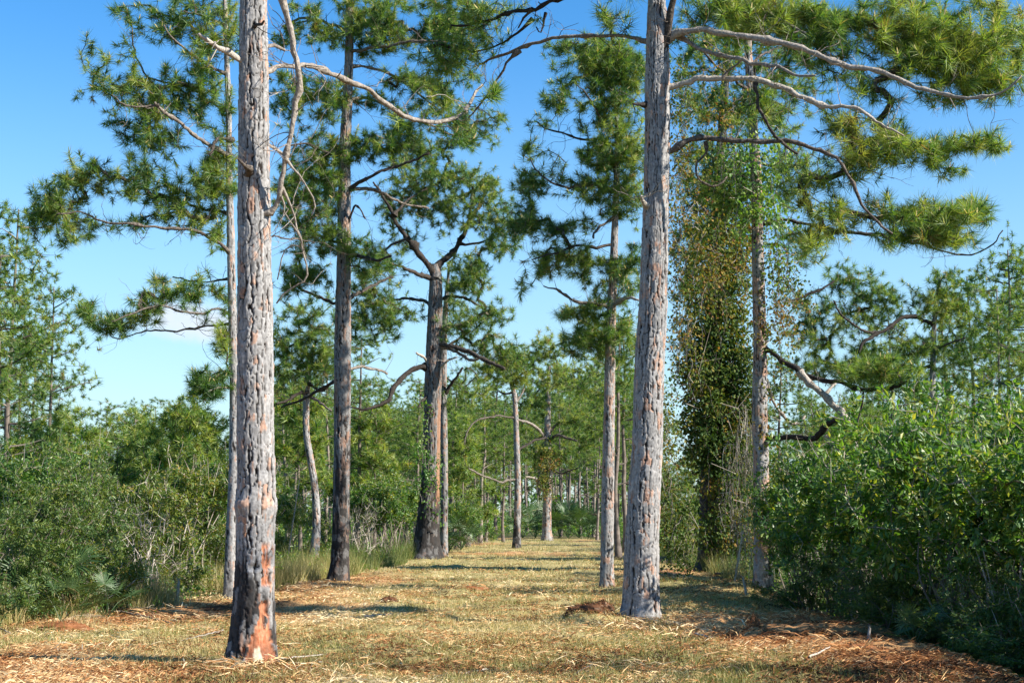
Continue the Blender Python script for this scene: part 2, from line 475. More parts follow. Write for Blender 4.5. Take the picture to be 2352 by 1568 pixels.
def build_ground():
    xs = graded(-2500, 2500, -9.5, 7.0, 0.065, 60)
    ys = np.concatenate([-8 - np.geomspace(1, 400, 12)[::-1], np.arange(-8, 12, 0.5), np.arange(12, 24, 0.06), np.arange(24, 38, 0.12), np.arange(38, 60, 0.3), 60 + np.geomspace(0.5, 3500, 60)])
    X, Y = np.meshgrid(xs, ys)
    Z = ground_h(X, Y)
    V = np.stack([X, Y, Z], -1).reshape(-1, 3)
    nx, ny = len(xs), len(ys)
    i = np.arange(ny - 1)[:, None] * nx; j = np.arange(nx - 1)[None]
    q = np.stack([i + j, i + j + 1, i + nx + j + 1, i + nx + j], -1).reshape(-1, 4)
    # colour masks: how cleared (trail) and how grassy
    l, r = trail_edges(Y)
    wob = (fbm(X * 0.8, Y * 0.8, 0, 41, 2) - 0.5) * 1.6
    tr = sstep(-0.5, 0.7, X - l + wob) * sstep(-0.5, 0.6, r - X + wob * 0.5) * sstep(100, 84, Y)
    g = fbm(X * 0.28, Y * 0.16, 0, 61, 3)
    grassy = sstep(0.36, 0.62, g + 0.16 * sstep(15, 30, Y) - 0.10 * sstep(1.5, 4.0, X) - 0.10 * sstep(-3, -6, X))
    m, N, L, out = new_mat('trail_ground')
    tcn = N.new('ShaderNodeTexCoord')
    def noise(scale, det=6, rough=0.6):
        n = N.new('ShaderNodeTexNoise'); n.inputs['Scale'].default_value = scale; n.inputs['Detail'].default_value = det; n.inputs['Roughness'].default_value = rough
        L.new(tcn.outputs['Object'], n.inputs['Vector']); return n
    n1 = noise(2.2, 8, 0.7); n2 = noise(34, 8, 0.8); n3 = noise(0.35, 4, 0.5)
    litter = ramp(N, [(0.28, (0.05, 0.028, 0.016)), (0.42, (0.26, 0.115, 0.048)), (0.52, (0.44, 0.24, 0.105)), (0.62, (0.44, 0.31, 0.16)), (0.75, (0.55, 0.44, 0.26))])
    grs = ramp(N, [(0.33, (0.08, 0.068, 0.028)), (0.44, (0.24, 0.205, 0.080)), (0.54, (0.38, 0.315, 0.145)), (0.66, (0.54, 0.45, 0.25))])
    forest = ramp(N, [(0.3, (0.025, 0.022, 0.012)), (0.5, (0.07, 0.075, 0.03)), (0.7, (0.17, 0.15, 0.07))])
    add = N.new('ShaderNodeMath'); add.operation = 'MULTIPLY_ADD'; add.inputs[1].default_value = 0.5
    L.new(n1.outputs['Fac'], add.inputs[0])
    h2 = N.new('ShaderNodeMath'); h2.operation = 'MULTIPLY'; h2.inputs[1].default_value = 0.5
    L.new(n2.outputs['Fac'], h2.inputs[0]); L.new(h2.outputs[0], add.inputs[2])
    for rr in (litter, grs, forest):
        L.new(add.outputs[0], rr.inputs[0])
    ag = N.new('ShaderNodeAttribute'); ag.attribute_name = 'grassy'
    at = N.new('ShaderNodeAttribute'); at.attribute_name = 'trail'
    a3 = N.new('ShaderNodeMath'); a3.operation = 'MULTIPLY_ADD'; a3.inputs[1].default_value = 0.5; a3.inputs[2].default_value = -0.25
    L.new(n3.outputs['Fac'], a3.inputs[0])
    a4 = N.new('ShaderNodeMath'); a4.operation = 'ADD'; a4.use_clamp = True
    L.new(a3.outputs[0], a4.inputs[0]); L.new(ag.outputs['Fac'], a4.inputs[1])
    mx = N.new('ShaderNodeMixRGB'); L.new(a4.outputs[0], mx.inputs['Fac']); L.new(litter.outputs[0], mx.inputs['Color1']); L.new(grs.outputs[0], mx.inputs['Color2'])
    mx2 = N.new('ShaderNodeMixRGB'); L.new(at.outputs['Fac'], mx2.inputs['Fac']); L.new(forest.outputs[0], mx2.inputs['Color1']); L.new(mx.outputs[0], mx2.inputs['Color2'])
    p = N.new('ShaderNodeBsdfPrincipled'); p.inputs['Roughness'].default_value = 0.95; p.inputs['Specular IOR Level'].default_value = 0.1
    L.new(mx2.outputs[0], p.inputs['Base Color'])
    bp = N.new('ShaderNodeBump'); bp.inputs['Strength'].default_value = 0.8; bp.inputs['Distance'].default_value = 0.05
    L.new(add.outputs[0], bp.inputs['Height']); L.new(bp.outputs[0], p.inputs['Normal'])
    L.new(p.outputs[0], out.inputs['Surface'])
    me = mesh_from('ground', V, None, q, [m], None, {'trail': tr.ravel(), 'grassy': grassy.ravel()}, smooth=True)
    obj('ground', me, kind='structure', label='mown woodland ground of dry grass, pine straw and reddish wood mulch')

def grass_mask(x, y):
    g = fbm(x * 0.28, y * 0.16, 0, 61, 3)
    return sstep(0.36, 0.62, g + 0.16 * sstep(15, 30, y) - 0.10 * sstep(1.5, 4.0, x) - 0.10 * sstep(-3, -6, x))

# ------------------------------------------------------------------ pine foliage
def needles(bag, P, D, n, L, w, rng, stem=0.16, droop=0.25, tvar=None, mat=0):
    """Bottle-brush bursts of single-triangle needles around shoot tips P pointing along D."""
    m = len(P)
    if m == 0:
        return
    D = nrm(D)
    u = rng.random((m, n, 1))
    a = P[:, None] - D[:, None] * u * stem
    perp = rng.normal(size=(m, n, 3))
    perp = nrm(perp - D[:, None] * (perp * D[:, None]).sum(-1, keepdims=True))
    ang = np.radians(22 + 62 * u + rng.normal(size=(m, n, 1)) * 12)
    nd = D[:, None] * np.cos(ang) + perp * np.sin(ang)
    nd[..., 2] -= droop * rng.random((m, n))
    nd = nrm(nd)
    LL = L * (0.7 + 0.45 * rng.random((m, n, 1))) * rng.uniform(0.62, 1.18, (m, 1, 1))
    nd[..., 2] -= (rng.random((m, 1)) ** 2) * 0.55
    nd = nrm(nd)
    side = nrm(np.cross(nd, rng.normal(size=(m, n, 3)))) * w * 0.5
    V = np.stack([a - side, a + side, a + nd * LL], 2).reshape(-1, 3)
    T = np.arange(m * n * 3).reshape(-1, 3)
    tv = (rng.normal(size=m) * 0.13 + 0.48) if tvar is None else tvar
    tint = np.clip(tv[:, None] + rng.normal(size=(m, n)) * 0.16, 0, 0.93)
    dead = rng.random((m, n)) < 0.015 + 0.4 * (rng.random((m, 1)) < 0.02)
    tint = np.where(dead, 1.0, tint)
    bag.add(V, T, None, np.repeat(tint.ravel(), 3), mat)

def buds(bag, P, D, rng, L=0.09, w=0.014, mat=1):
    m = len(P)
    D = nrm(nrm(D) + np.array([0, 0, 0.7]))
    prisms(bag, P, P + D * L, np.full(m, w), np.full(m, w * 0.35), 3, 0.6 + 0.3 * rng.random(m), mat)

def grow(nodes, targets, rng, seg=0.16, droop=0.10, wob=0.16, trunk_pen=None):
    """nodes: (n,3) skeleton; each target is joined to the nearest node by a bent twig.
    returns edges (A,B,child idx,parent idx), end directions, node list and parent list"""
    nodes = [np.asarray(p, float) for p in nodes]
    parent = [-1] * len(nodes)
    n0 = len(nodes)
    T = np.asarray(targets, float)
    m = len(T)
    if m == 0:
        return np.array(nodes), parent, np.zeros((0, 3)), n0, np.zeros(0, int)
    NA = np.array(nodes)
    best = np.full(m, 1e9); bi = np.zeros(m, int)
    for s in range(0, len(NA), 400):
        dd = np.linalg.norm(T[:, None] - NA[None, s:s + 400], axis=-1)
        if trunk_pen is not None:
            dd = dd * trunk_pen[None, s:s + 400]
        k = dd.argmin(1); v = dd[np.arange(m), k]
        up = v < best
        best[up] = v[up]; bi[up] = k[up] + s
    done = np.zeros(m, bool)
    ends = np.zeros((m, 3)); tipnode = np.zeros(m, int)
    for _ in range(m):
        k = int(np.where(done, 1e9, best).argmin())
        done[k] = True
        a = nodes[bi[k]]; b = T[k]
        v = b - a; L = float(np.linalg.norm(v))
        ns = int(min(9, max(1, round(L / seg))))
        side = rng.normal(size=3); side -= v * np.dot(side, v) / max(L * L, 1e-6)
        side /= max(np.linalg.norm(side), 1e-6)
        mid = (a + b) / 2 + side * L * wob * (0.4 + rng.random()) - np.array([0, 0, droop * L])
        pi = int(bi[k]); prev = a
        new = []
        for s in range(1, ns + 1):
            t = s / ns
            p = (1 - t) ** 2 * a + 2 * t * (1 - t) * mid + t * t * b
            if s < ns:
                p = p + rng.normal(size=3) * 0.03 * min(L, 1.0)
            nodes.append(p); parent.append(pi); pi = len(nodes) - 1
            new.append(p)
            if s == ns:
                ends[k] = p - prev
            prev = p
        tipnode[k] = pi
        rem = ~done
        if rem.any():
            NB = np.array(new)
            dd = np.linalg.norm(T[rem][:, None] - NB[None], axis=-1)
            kk = dd.argmin(1); vv = dd[np.arange(len(kk)), kk]
            idx = np.where(rem)[0]
            up = vv < best[idx]
            best[idx[up]] = vv[up]
            bi[idx[up]] = (len(nodes) - len(new)) + kk[up]
    return np.array(nodes), parent, ends, n0, tipnode

def twigs_from(bag, nodes, parent, n0, rng, r0=0.006, pw=0.42, tint=(0.15, 0.5), mat=0, rmax=0.05):
    n = len(nodes)
    cnt = np.zeros(n)
    haschild = np.zeros(n, bool)
    for i in range(n - 1, n0 - 1, -1):
        if not haschild[i]:
            cnt[i] += 1
        p = parent[i]
        cnt[p] += cnt[i]; haschild[p] = True
    r = np.minimum(r0 * np.maximum(cnt, 1) ** pw, rmax)
    i = np.arange(n0, n)
    if len(i) == 0:
        return
    p = np.array([parent[k] for k in i])
    A, B = nodes[p], nodes[i]
    ra = np.where(p < n0, r[i] * 1.15, r[p]); ra = np.minimum(ra, r[i] * 1.5)
    tt = rng.uniform(tint[0], tint[1], len(i))
    thick = r[i] > 0.014
    prisms(bag, A[thick], B[thick], ra[thick], r[i][thick], 5, tt[thick], mat)
    th = ~thick
    prisms(bag, A[th], B[th], ra[th], r[i][th], 3, tt[th], mat)

# ------------------------------------------------------------------ trunks with real bark plates
def bark_trunk(path, cw=0.065, ch=0.15, depth=0.014, du=0.012, dv=0.016, seed=1, custom=None, char=None, tone=1.0, pink=0.22, flare=0.25, lean_roots=True):
    """path rows: x y z r.  returns mesh relative to path[0] ground point"""
    base = path[0][:3].copy()
    p = smooth_path(path, dv)
    n = len(p)
    R = float(np.median(p[:, 3]))
    nu = max(14, int(round(2 * math.pi * R / du)))
    th = np.arange(nu) / nu * 2 * math.pi
    z = np.concatenate([[0], np.cumsum(np.linalg.norm(np.diff(p[:, :3], axis=0), axis=1))])
    TH, ZZ = np.meshgrid(th, z)
    RR = p[:, 3][:, None] * np.ones_like(TH)
    cx_, cy_ = np.cos(TH), np.sin(TH)
    # root flare with buttresses
    fl = np.exp(-ZZ / 0.28) * flare * (0.55 + 0.9 * vnoise(cx_ * 1.8 + 5, cy_ * 1.8 + 5, ZZ * 0.6, seed + 3))
    RR = RR * (1 + fl)
    RR = RR * (1 + 0.07 * (fbm(cx_ * 1.3 + 9, cy_ * 1.3, ZZ * 0.9, seed + 4, 2) - 0.5))
    ncell = max(5, int(round(2 * math.pi * R / cw)))
    # wandering upright fissures split the stem into columns, slanting cracks split columns into plates
    U = TH / (2 * math.pi) * ncell
    U = U + (fbm(cx_ * 1.7 + 3, cy_ * 1.7, ZZ * 1.1, seed + 5, 3) - 0.5) * 2.2 + (fbm(cx_ * 4 + 3, cy_ * 4, ZZ * 7.0, seed + 6, 3) - 0.5) * 1.3 \
        + (vnoise(cx_ * 12, cy_ * 12, ZZ * 26, seed + 7) - 0.5) * 0.22
    iu = np.floor(U); fu = U - iu
    col_ = np.mod(iu, ncell)
    eu = np.minimum(fu, 1 - fu)
    side_ = np.mod(iu + (fu > 0.5), ncell)          # id of the nearest fissure
    gape = sstep(0.25, 0.60, vnoise(side_ * 7.7, ZZ / (ch * 1.9), 0, seed + 9)) * (0.5 + 0.9 * vnoise(side_ * 3.1, ZZ / (ch * 0.5), 0, seed + 10))
    wf = 0.035 + 0.13 * gape
    fisU = 1 - sstep(wf * 0.35, wf, eu)              # 1 inside an upright fissure
    W = ZZ / ch + hsh(col_, col_ * 0, col_ * 0, seed + 14) * 5 + (fu - 0.5) * 0.55 * (hsh(col_, col_ * 0 + 3, col_ * 0, seed + 18) - 0.5) * 2 + (fbm(cx_ * 8, cy_ * 8, ZZ * 12, seed + 8, 2) - 0.5) * 0.6
    iw = np.floor(W); fw = W - iw
    jit = (hsh(col_, iw, col_ * 0, seed + 19) - 0.5) * 0.5
    ew = np.abs(fw - 0.5 - jit)
    up = (fw > 0.5 + jit)
    rowid = iw + up
    depthw = sstep(0.2, 0.8, hsh(col_, iw, col_ * 0, seed + 20))
    fisW = (1 - sstep(0.015, 0.05, ew * ch / 0.14)) * (0.25 + 0.75 * depthw)
    cid = hsh(col_, rowid, col_ * 0, seed + 13)
    cu = fu - 0.5; cv = np.clip(np.where(up, fw - 0.5 - jit, fw + 0.5 - jit) - 0.5, -0.5, 0.5)
    brk = fbm(cx_ * 7, cy_ * 7, ZZ * 9, seed + 15, 3)
    plate = (1 - fisU * (0.35 + 0.65 * gape)) * (1 - fisW * 0.75)
    cid2 = np.mod(cid * 7.31, 1.0); cid3 = np.mod(cid * 13.7, 1.0)
    fine = fbm(cx_ * 22, cy_ * 22, ZZ * 26, seed + 16, 2) - 0.5
    strat = np.floor((cv + 0.5 + (brk - 0.5) * 1.5) * 3) / 3
    disp = (plate - 0.5) * depth * 1.0 + plate * depth * 0.55 * (cid2 - 0.5) + plate * depth * 0.5 * (cu * (cid3 - 0.5) * 1.6 + strat * 0.6) + fine * 0.005
    streak = (fbm(cx_ * 11, cy_ * 11, ZZ * 3.5, seed + 31, 3) - 0.5)
    g0 = 0.225 + 0.07 * cid2 + 0.22 * fine + 0.20 * streak
    grey = np.stack([g0, g0 * 0.975, g0 * 0.955], -1) * tone
    pk = np.stack([0.36 + 0.1 * cid2 + 0.2 * streak, 0.20 + 0.07 * cid2 + 0.15 * streak, 0.13 + 0.05 * cid2 + 0.1 * streak], -1) * tone
    pink = pink * 0.7
    pm = np.clip(sstep(1 - pink - 0.12, 1 - pink + 0.12, cid + (brk - 0.5) * 1.1), 0, 1)[..., None] * 0.75
    c = grey * (1 - pm) + pk * pm
    fis = np.array([0.018, 0.014, 0.012])
    pl = sstep(0.15, 0.8, plate)[..., None]
    c = fis * (1 - pl) + c * pl
    if char is not None:
        zc, soft, amt = char
        m = sstep(0.42, 0.62, fbm(cx_ * 2.2, cy_ * 2.2, ZZ * 1.6, seed + 21, 3) + (zc - ZZ) / soft * 0.5) * amt
        m = m * (1 - 0.55 * sstep(0.62, 0.75, cid3)[...])
        c = c * (1 - m[..., None]) + np.array([0.022, 0.020, 0.019]) * m[..., None] * (0.6 + 1.3 * brk[..., None])
    if custom is not None:
        c, disp, RR = custom(c, disp, RR, TH, ZZ, brk, fine, plate)
    r = RR + disp
    # frames: mostly vertical stems, keep a world-aligned frame
    t = nrm(np.gradient(p[:, :3], axis=0))
    e1 = np.array([1.0, 0, 0]) - t * t[:, :1]; e1 = nrm(e1)
    e2 = nrm(np.cross(e1, t))           # points towards the camera
    V = p[:, None, :3] + e1[:, None] * (r * cx_)[..., None] + e2[:, None] * (r * cy_)[..., None]
    V = V.reshape(-1, 3) - base
    i = np.arange(n - 1)[:, None] * nu; j = np.arange(nu)[None]; k = (j + 1) % nu
    q = np.stack([i + j, i + nu + j, i + nu + k, i + k], -1).reshape(-1, 4)
    return mesh_from('trunk', V, None, q, [M_bark], None, None, np.clip(c, 0.01, 0.8).reshape(-1, 3), smooth=True)

def trace(pts, d, dd=0.0):
    """[(x, y, width)] in frame units at depth d drifting by dd -> rows x y z r"""
    a = np.asarray(pts, float)
    s = np.concatenate([[0], np.cumsum(np.hypot(np.diff(a[:, 0]), np.diff(a[:, 1])))])
    s = s / max(s[-1], 1)
    D = d + dd * s
    P = pix(a[:, 0], a[:, 1], D)
    return np.concatenate([P, (a[:, 2] * 0.5 / F * D)[:, None]], 1)

def blob_points(blobs, d, rng, mul=1.0):
    out = []
    for b in blobs:
        x, y, rx, ry, n = b[:5]
        dz = b[5] if len(b) > 5 else 0.0
        n = max(1, int(round(n * mul)))
        q = rng.normal(size=(n, 3)) * 0.62; q = q / np.maximum(1, np.linalg.norm(q, axis=1, keepdims=True) / 1.35)
        dep = max(0.45, 0.5 * (rx + ry) / F * d * 0.95)
        D = d + dz + q[:, 2] * dep
        P = pix(x + q[:, 0] * rx * 1.12, y + q[:, 1] * ry * 1.12, D)
        out.append(P)
    return np.vstack(out) if out else np.zeros((0, 3))

def twiglets(bag, paths, rng, d):
    """bare crooked side twigs, forked once or twice"""
    for pr, tint in paths:
        L = np.linalg.norm(pr[-1, :3] - pr[0, :3])
        for k in range(int(L * 4.5) + 1):
            i = int(len(pr) * rng.uniform(0.12, 0.98))
            p0 = pr[min(i, len(pr) - 1), :3]
            d0 = nrm(rng.normal(size=3) + np.array([0, 0, -0.15]))
            stack = [(p0, d0, min(pr[i - 1, 3] * 0.35, 0.007), rng.uniform(0.25, 0.9))]
            n = 0
            while stack and n < 6:
                p, dv, r0, ln = stack.pop(); n += 1
                m = max(3, int(ln / 0.09)); st = ln / m
                pts = [p]
                for j in range(m):
                    dv = nrm(dv + rng.normal(size=3) * 0.28 + np.array([0, 0, 0.05]))
                    pts.append(pts[-1] + dv * st)
                pts = np.array(pts)
                rr = np.linspace(r0, r0 * 0.45, m + 1)
                prisms(bag, pts[:-1], pts[1:], rr[:-1], rr[1:], 3, min(1.0, tint * rng.uniform(0.5, 1.1)))
                if ln > 0.2:
                    for q in range(rng.integers(1, 3)):
                        j = rng.integers(1, m + 1)
                        stack.append((pts[j], nrm(dv + rng.normal(size=3) * 0.9), r0 * 0.6, ln * rng.uniform(0.35, 0.6)))

def detailed_pine(label, d, trunk, limbs, blobs, seed, top=None, bark=None, needle=None, mul=1.0, crown_auto=None, name='pine_tree', tint_shift=0.0, limb_tint=0.7, tw=None):
    rng = np.random.default_rng(seed)
    tp = trace(trunk, d)
    bx, by = tp[0][0], tp[0][1]
    zb = gz(bx, by)
    tp[0][2] = zb - 0.05
    if top:                                   # continue the stem above the picture
        zt, rt = top
        last = tp[-1]
        tp = np.vstack([tp, [last[0] + (rng.random() - 0.5) * 0.3, last[1] + (rng.random() - 0.5) * 0.3, (last[2] + zt) / 2, (last[3] + rt) / 2],
                        [last[0] + (rng.random() - 0.5) * 0.5, last[1] + (rng.random() - 0.5) * 0.5, zt, rt]])
    base = tp[0][:3].copy()
    root = thing(name, label, 'tree', base)
    bk = dict(seed=seed); bk.update(bark or {})
    obj('trunk', bark_trunk(tp, **bk), root)
    nd = dict(n=60, L=0.22, w=0.010); nd.update(needle or {})
    skel = []; pen = []; limb_paths = []
    tps = smooth_path(tp, 0.3)
    for q in tps[int(len(tps) * 0.25):]:
        skel.append(q[:3]); pen.append(1.5)
    for lb in limbs:
        path = trace(lb['p'], d + lb.get('d0', 0), lb.get('dd', 0.0))
        pr = smooth_path(path, 0.10)
        pr[:, 3] *= 0.86 * (0.88 + 0.3 * rng.random(len(pr)))
        jit = np.cumsum(rng.normal(size=(len(pr), 3)) * 0.010, axis=0) + rng.normal(size=(len(pr), 3)) * 0.006
        jit -= jit[0]
        pr[:, :3] += jit
        b = Bag()
        pr[:3, 3] *= np.array([1.7, 1.35, 1.1])[:len(pr[:3])]
        for kq in range(max(1, len(pr) // 9)):
            iq = rng.integers(0, len(pr)); pr[iq, 3] *= 1.35
        tube(b, pr, 9, lb.get('tint', limb_tint), 0, 0.42, rng)
        # knobs and dead stubs
        for k in range(int(len(pr) * lb.get('stubs', 0.10))):
            i = rng.integers(1, len(pr)); v = nrm(rng.normal(size=3)) + np.array([0, 0, 0.1])
            A = pr[i, :3]; r = min(pr[i, 3] * 0.35, 0.012)
            prisms(b, A[None], (A + nrm(v) * rng.uniform(0.05, 0.28))[None], np.array([r]), np.array([r * 0.5]), 4, lb.get('tint', limb_tint), 0)
        obj('limb', b.mesh('limb', [M_limb], base, smooth=True), root)
        limb_paths.append((pr, lb.get('tint', limb_tint)))
        if not lb.get('dead'):
            for q in pr[max(2, len(pr) // 5):]:
                skel.append(q[:3]); pen.append(1.0)
    T = blob_points(blobs, d, rng, mul * 2.5)
    if len(blobs) > 6:
        T = np.vstack([T, blob_points([(b[0], b[1], b[2] * 1.35, b[3] * 1.25, max(1, b[4] * 0.35)) + tuple(b[5:]) for b in blobs], d, rng, mul)])
    if len(T):
        fac = 1.5 * d / 28
        gp = fbm(T[:, 0] * 1.5 / fac, T[:, 1] * 1.5 / fac, T[:, 2] * 2.6 / fac, seed + 2, 2)
        T = T[gp > 0.375]
    if crown_auto:
        z0, z1, nl, Lm, nt = crown_auto
        tpz = tp[:, 2]
        for k in range(nl):
            z = z0 + (z1 - z0) * (k + rng.random()) / nl
            c = np.array([np.interp(z, tpz, tp[:, 0]), np.interp(z, tpz, tp[:, 1]), z])
            az = rng.random() * 2 * math.pi
            L = Lm * (1 - 0.55 * (z - z0) / (z1 - z0)) * rng.uniform(0.6, 1.1)
            dr = np.array([math.cos(az), math.sin(az), 0.15])
            pts = np.array([np.append(c + dr * L * s + np.array([0, 0, 0.25 * L * s * s]), 0.045 * (1 - 0.75 * s)) for s in np.linspace(0, 1, 6)])
            pr = smooth_path(pts, 0.3)
            cb = Bag()
            tube(cb, pr, 5, 0.35)
            obj('limb', cb.mesh('limb', [M_limb], base, smooth=True), root)
            for q in pr[1:]:
                skel.append(q[:3]); pen.append(1.0)
            m = nt // nl
            s = rng.uniform(0.4, 1.05, m)
            q = c + dr * (L * s)[:, None] + np.array([0, 0, 1]) * (0.25 * L * s * s)[:, None] + rng.normal(size=(m, 3)) * np.array([0.4, 0.4, 0.25])
            T = np.vstack([T, q])
    if len(T):
        nodes, par, ends, n0, tip = grow(np.array(skel), T, rng, trunk_pen=np.array(pen))
        tb = Bag()
        twigs_from(tb, nodes, par, n0, rng, **(tw or dict(r0=0.0065)))
        twiglets(tb, limb_paths, rng, d)
        obj('twigs', tb.mesh('twigs', [M_limb], base), root, kind='stuff')
        D = nrm(nrm(ends) * 0.8 + np.array([0, 0, 0.55]) + rng.normal(size=ends.shape) * 0.25)
        nb = Bag()
        tv = np.clip(rng.normal(size=len(T)) * 0.12 + 0.50 + tint_shift + 0.5 * (vnoise(T[:, 0] * 1.4, T[:, 1] * 1.4, T[:, 2] * 1.4, seed) - 0.5), 0, 1)
        needles(nb, nodes[tip], D, max(54, nd['n']), nd['L'], nd['w'] * 1.1, rng, tvar=tv)
        pick = rng.random(len(T)) < 0.35
        nd['n'] = nd['n']
        buds(nb, nodes[tip][pick], D[pick], rng)
        obj('crown', nb.mesh('crown', [M_needle, M_bud], base), root, kind='stuff')
    return root

# ------------------------------------------------------------------ leafy plants
def sprays(bag, P, D, k, size, rng, stem=0.22, ratio=0.42, spread=0.05, tv=0.5, tvar=0.16, mat=0, droop=0.2):
    m = len(P)
    if m == 0:
        return
    D = nrm(D)
    u = rng.random((m, k, 1))
    perp = rng.normal(size=(m, k, 3))
    perp = nrm(perp - D[:, None] * (perp * D[:, None]).sum(-1, keepdims=True))
    a = P[:, None] - D[:, None] * u * stem + perp * rng.random((m, k, 1)) * spread
    ld = nrm(perp * 0.9 + D[:, None] * rng.uniform(0.1, 0.9, (m, k, 1)) + np.array([0, 0, -droop]) * rng.random((m, k, 1)) * 2)
    s = nrm(np.cross(ld, rng.normal(size=(m, k, 3)) * 0.5 + np.array([0, 0, 1.0])))
    nn = np.cross(ld, s)
    L = size * rng.uniform(0.6, 1.25, (m, k, 1)); W = L * ratio * 0.5
    mid = a + ld * L * 0.45
    V = np.stack([a, mid + s * W + nn * W * 0.35, a + ld * L, mid - s * W + nn * W * 0.35], 2).reshape(-1, 3)
    b = np.arange(m * k)[:, None] * 4
    T = np.concatenate([b + [0, 1, 2], b + [0, 2, 3]], 1).reshape(-1, 3)
    t = np.clip(np.asarray(tv) + (rng.normal(size=(m, 1)) * tvar * 0.7 + rng.normal(size=(m, k)) * tvar), 0, 1)
    bag.add(V, T, None, np.repeat(t.ravel(), 4), mat)

def shrub_meshes(seed, H, R, ntar, k, size, leafmat, stem_tint=(0.2, 0.6), nst=12, nlobe=9, low=0.12, tv=0.45, tvar=0.16, ratio=0.42, bare=0.12, stemlen=0.22):
    rng = np.random.default_rng(seed)
    lob = []
    for i in range(nlobe):
        a = rng.random() * 2 * math.pi; rr = R * rng.uniform(0.1, 0.75); zz = H * rng.uniform(low + 0.15, 0.85)
        lob.append((math.cos(a) * rr, math.sin(a) * rr, zz, R * rng.uniform(0.18, 0.42)))
    lob = np.array(lob)
    w = lob[:, 3] ** 2; w /= w.sum()
    ix = rng.choice(nlobe, ntar, p=w)
    q = nrm(rng.normal(size=(ntar, 3))) * (rng.random((ntar, 1)) ** 0.45)
    T = lob[ix, :3] + q * lob[ix, 3:4] * np.array([1, 1, 1.1])
    sh = rng.random(ntar) < 0.20
    T[sh] = T[sh] + (T[sh] - np.array([0, 0, H * 0.35])) * rng.uniform(0.08, 0.42, (sh.sum(), 1))
    T[:, 2] = np.clip(T[:, 2], 0.08 * H + 0.08 * rng.random(ntar), None)
    sk = []
    b = Bag()
    for i in range(nst):
        tgt = lob[i % nlobe, :3] * rng.uniform(0.6, 0.95)
        s0 = np.array([rng.normal() * 0.12 * R, rng.normal() * 0.12 * R, -0.05])
        mid = (s0 + tgt) / 2 + rng.normal(size=3) * 0.12 * R; mid[2] += 0.05 * H
        pts = np.array([np.append(s0, 0.018), np.append(mid, 0.012), np.append(tgt, 0.006)])
        pr = smooth_path(pts, 0.15)
        tube(b, pr, 5, rng.uniform(*stem_tint))
        sk += [x[:3] for x in pr[len(pr) // 3:]]
    nodes, par, ends, n0, tip = grow(np.array(sk), T, rng, seg=0.14, droop=-0.05, wob=0.2)
    twigs_from(b, nodes, par, n0, rng, r0=0.0035, tint=stem_tint, rmax=0.012)
    # a few bare protruding twigs
    nb = int(ntar * bare)
    pk = rng.choice(len(tip), nb, replace=False)
    A = nodes[tip[pk]]; dv = nrm(nrm(A - np.array([0, 0, H * 0.3])) + rng.normal(size=(nb, 3)) * 0.35 + np.array([0, 0, 0.5]))
    B1 = A + dv * rng.uniform(0.1, 0.4, (nb, 1)) * min(1, H / 2)
    prisms(b, A, B1, np.full(nb, 0.005), np.full(nb, 0.0025), 3, rng.uniform(0.5, 1.0, nb))
    lb = Bag()
    D = nrm(nrm(ends) + np.array([0, 0, 0.4]) + rng.normal(size=ends.shape) * 0.3)
    sprays(lb, nodes[tip], D, k, size, rng, stem=stemlen, tv=tv, tvar=tvar, ratio=ratio)
    return (b.mesh('stems', [M_stem]), lb.mesh('leaves', [leafmat]), H, R)

def place_shrub(name, T, x, y, sz, label, rot, group=None, sxy=None, cat='shrub', zoff=-0.03):
    root = thing(name, label, cat, (x, y, gz(x, y) + zoff), group)
    root.rotation_euler = (0, 0, rot)
    s = sz / T[2]; sx = sxy or s
    root.scale = (sx, sx, s)
    obj('stems', T[0], root)
    obj('leaves', T[1], root, kind='stuff')
    return root

def palmetto_frond_mesh(seed, L=0.55, nb=22, pet=0.7, mat=None, sides=4):
    rng = np.random.default_rng(seed)
    b = Bag()
    pts = np.array([[0, 0, 0, 0.010], [pet * 0.35, 0, pet * 0.6, 0.008], [pet * 0.8, 0, pet * 0.9, 0.006]])
    pr = smooth_path(pts, 0.15)
    tube(b, pr, sides, 0.5)
    c = pr[-1, :3]; fw = nrm(pr[-1, :3] - pr[-3, :3])
    side = np.array([0, 1.0, 0]); nn = np.cross(fw, side)
    for i in range(nb):
        a = math.radians(-120 + 240 * i / (nb - 1) + rng.normal() * 2)
        d = fw * math.cos(a) + side * math.sin(a) + nn * 0.12
        LL = L * (0.75 + 0.25 * math.cos(a * 0.8)) * rng.uniform(0.85, 1.1)
        s = nrm(np.cross(d, nn)) * 0.017
        m = c + d * LL * 0.5; e = c + d * LL - np.array([0, 0, 0.10 * LL * rng.uniform(0.5, 2.0)])
        fold = nn * 0.008
        V = np.array([c, m + s + fold, m, m - s + fold, e])
        b.add(V, [[0, 1, 2], [0, 2, 3], [1, 4, 2], [2, 4, 3]], None, np.clip(0.45 + rng.normal() * 0.15, 0, 1))
    return b.mesh('frond', [mat or M_palm])

FRONDS = []
def palmetto(x, y, size, label, seed, n=9, group='saw palmettos', dead=0):
    rng = np.random.default_rng(seed)
    root = thing('saw_palmetto', label, 'palmetto', (x, y, gz(x, y)), group)
    for i in range(n):
        m = FRONDS[rng.integers(0, 3)] if i >= dead else FRONDS[3]
        o = obj('frond', m, root)
        s = size * rng.uniform(0.75, 1.1)
        o.scale = (s, s, s)
        tilt = rng.uniform(-0.55, 0.45) if i >= dead else rng.uniform(0.7, 1.1)
        o.rotation_euler = (rng.normal() * 0.2, tilt, i / n * 2 * math.pi * 1.0 + rng.random())
    return root

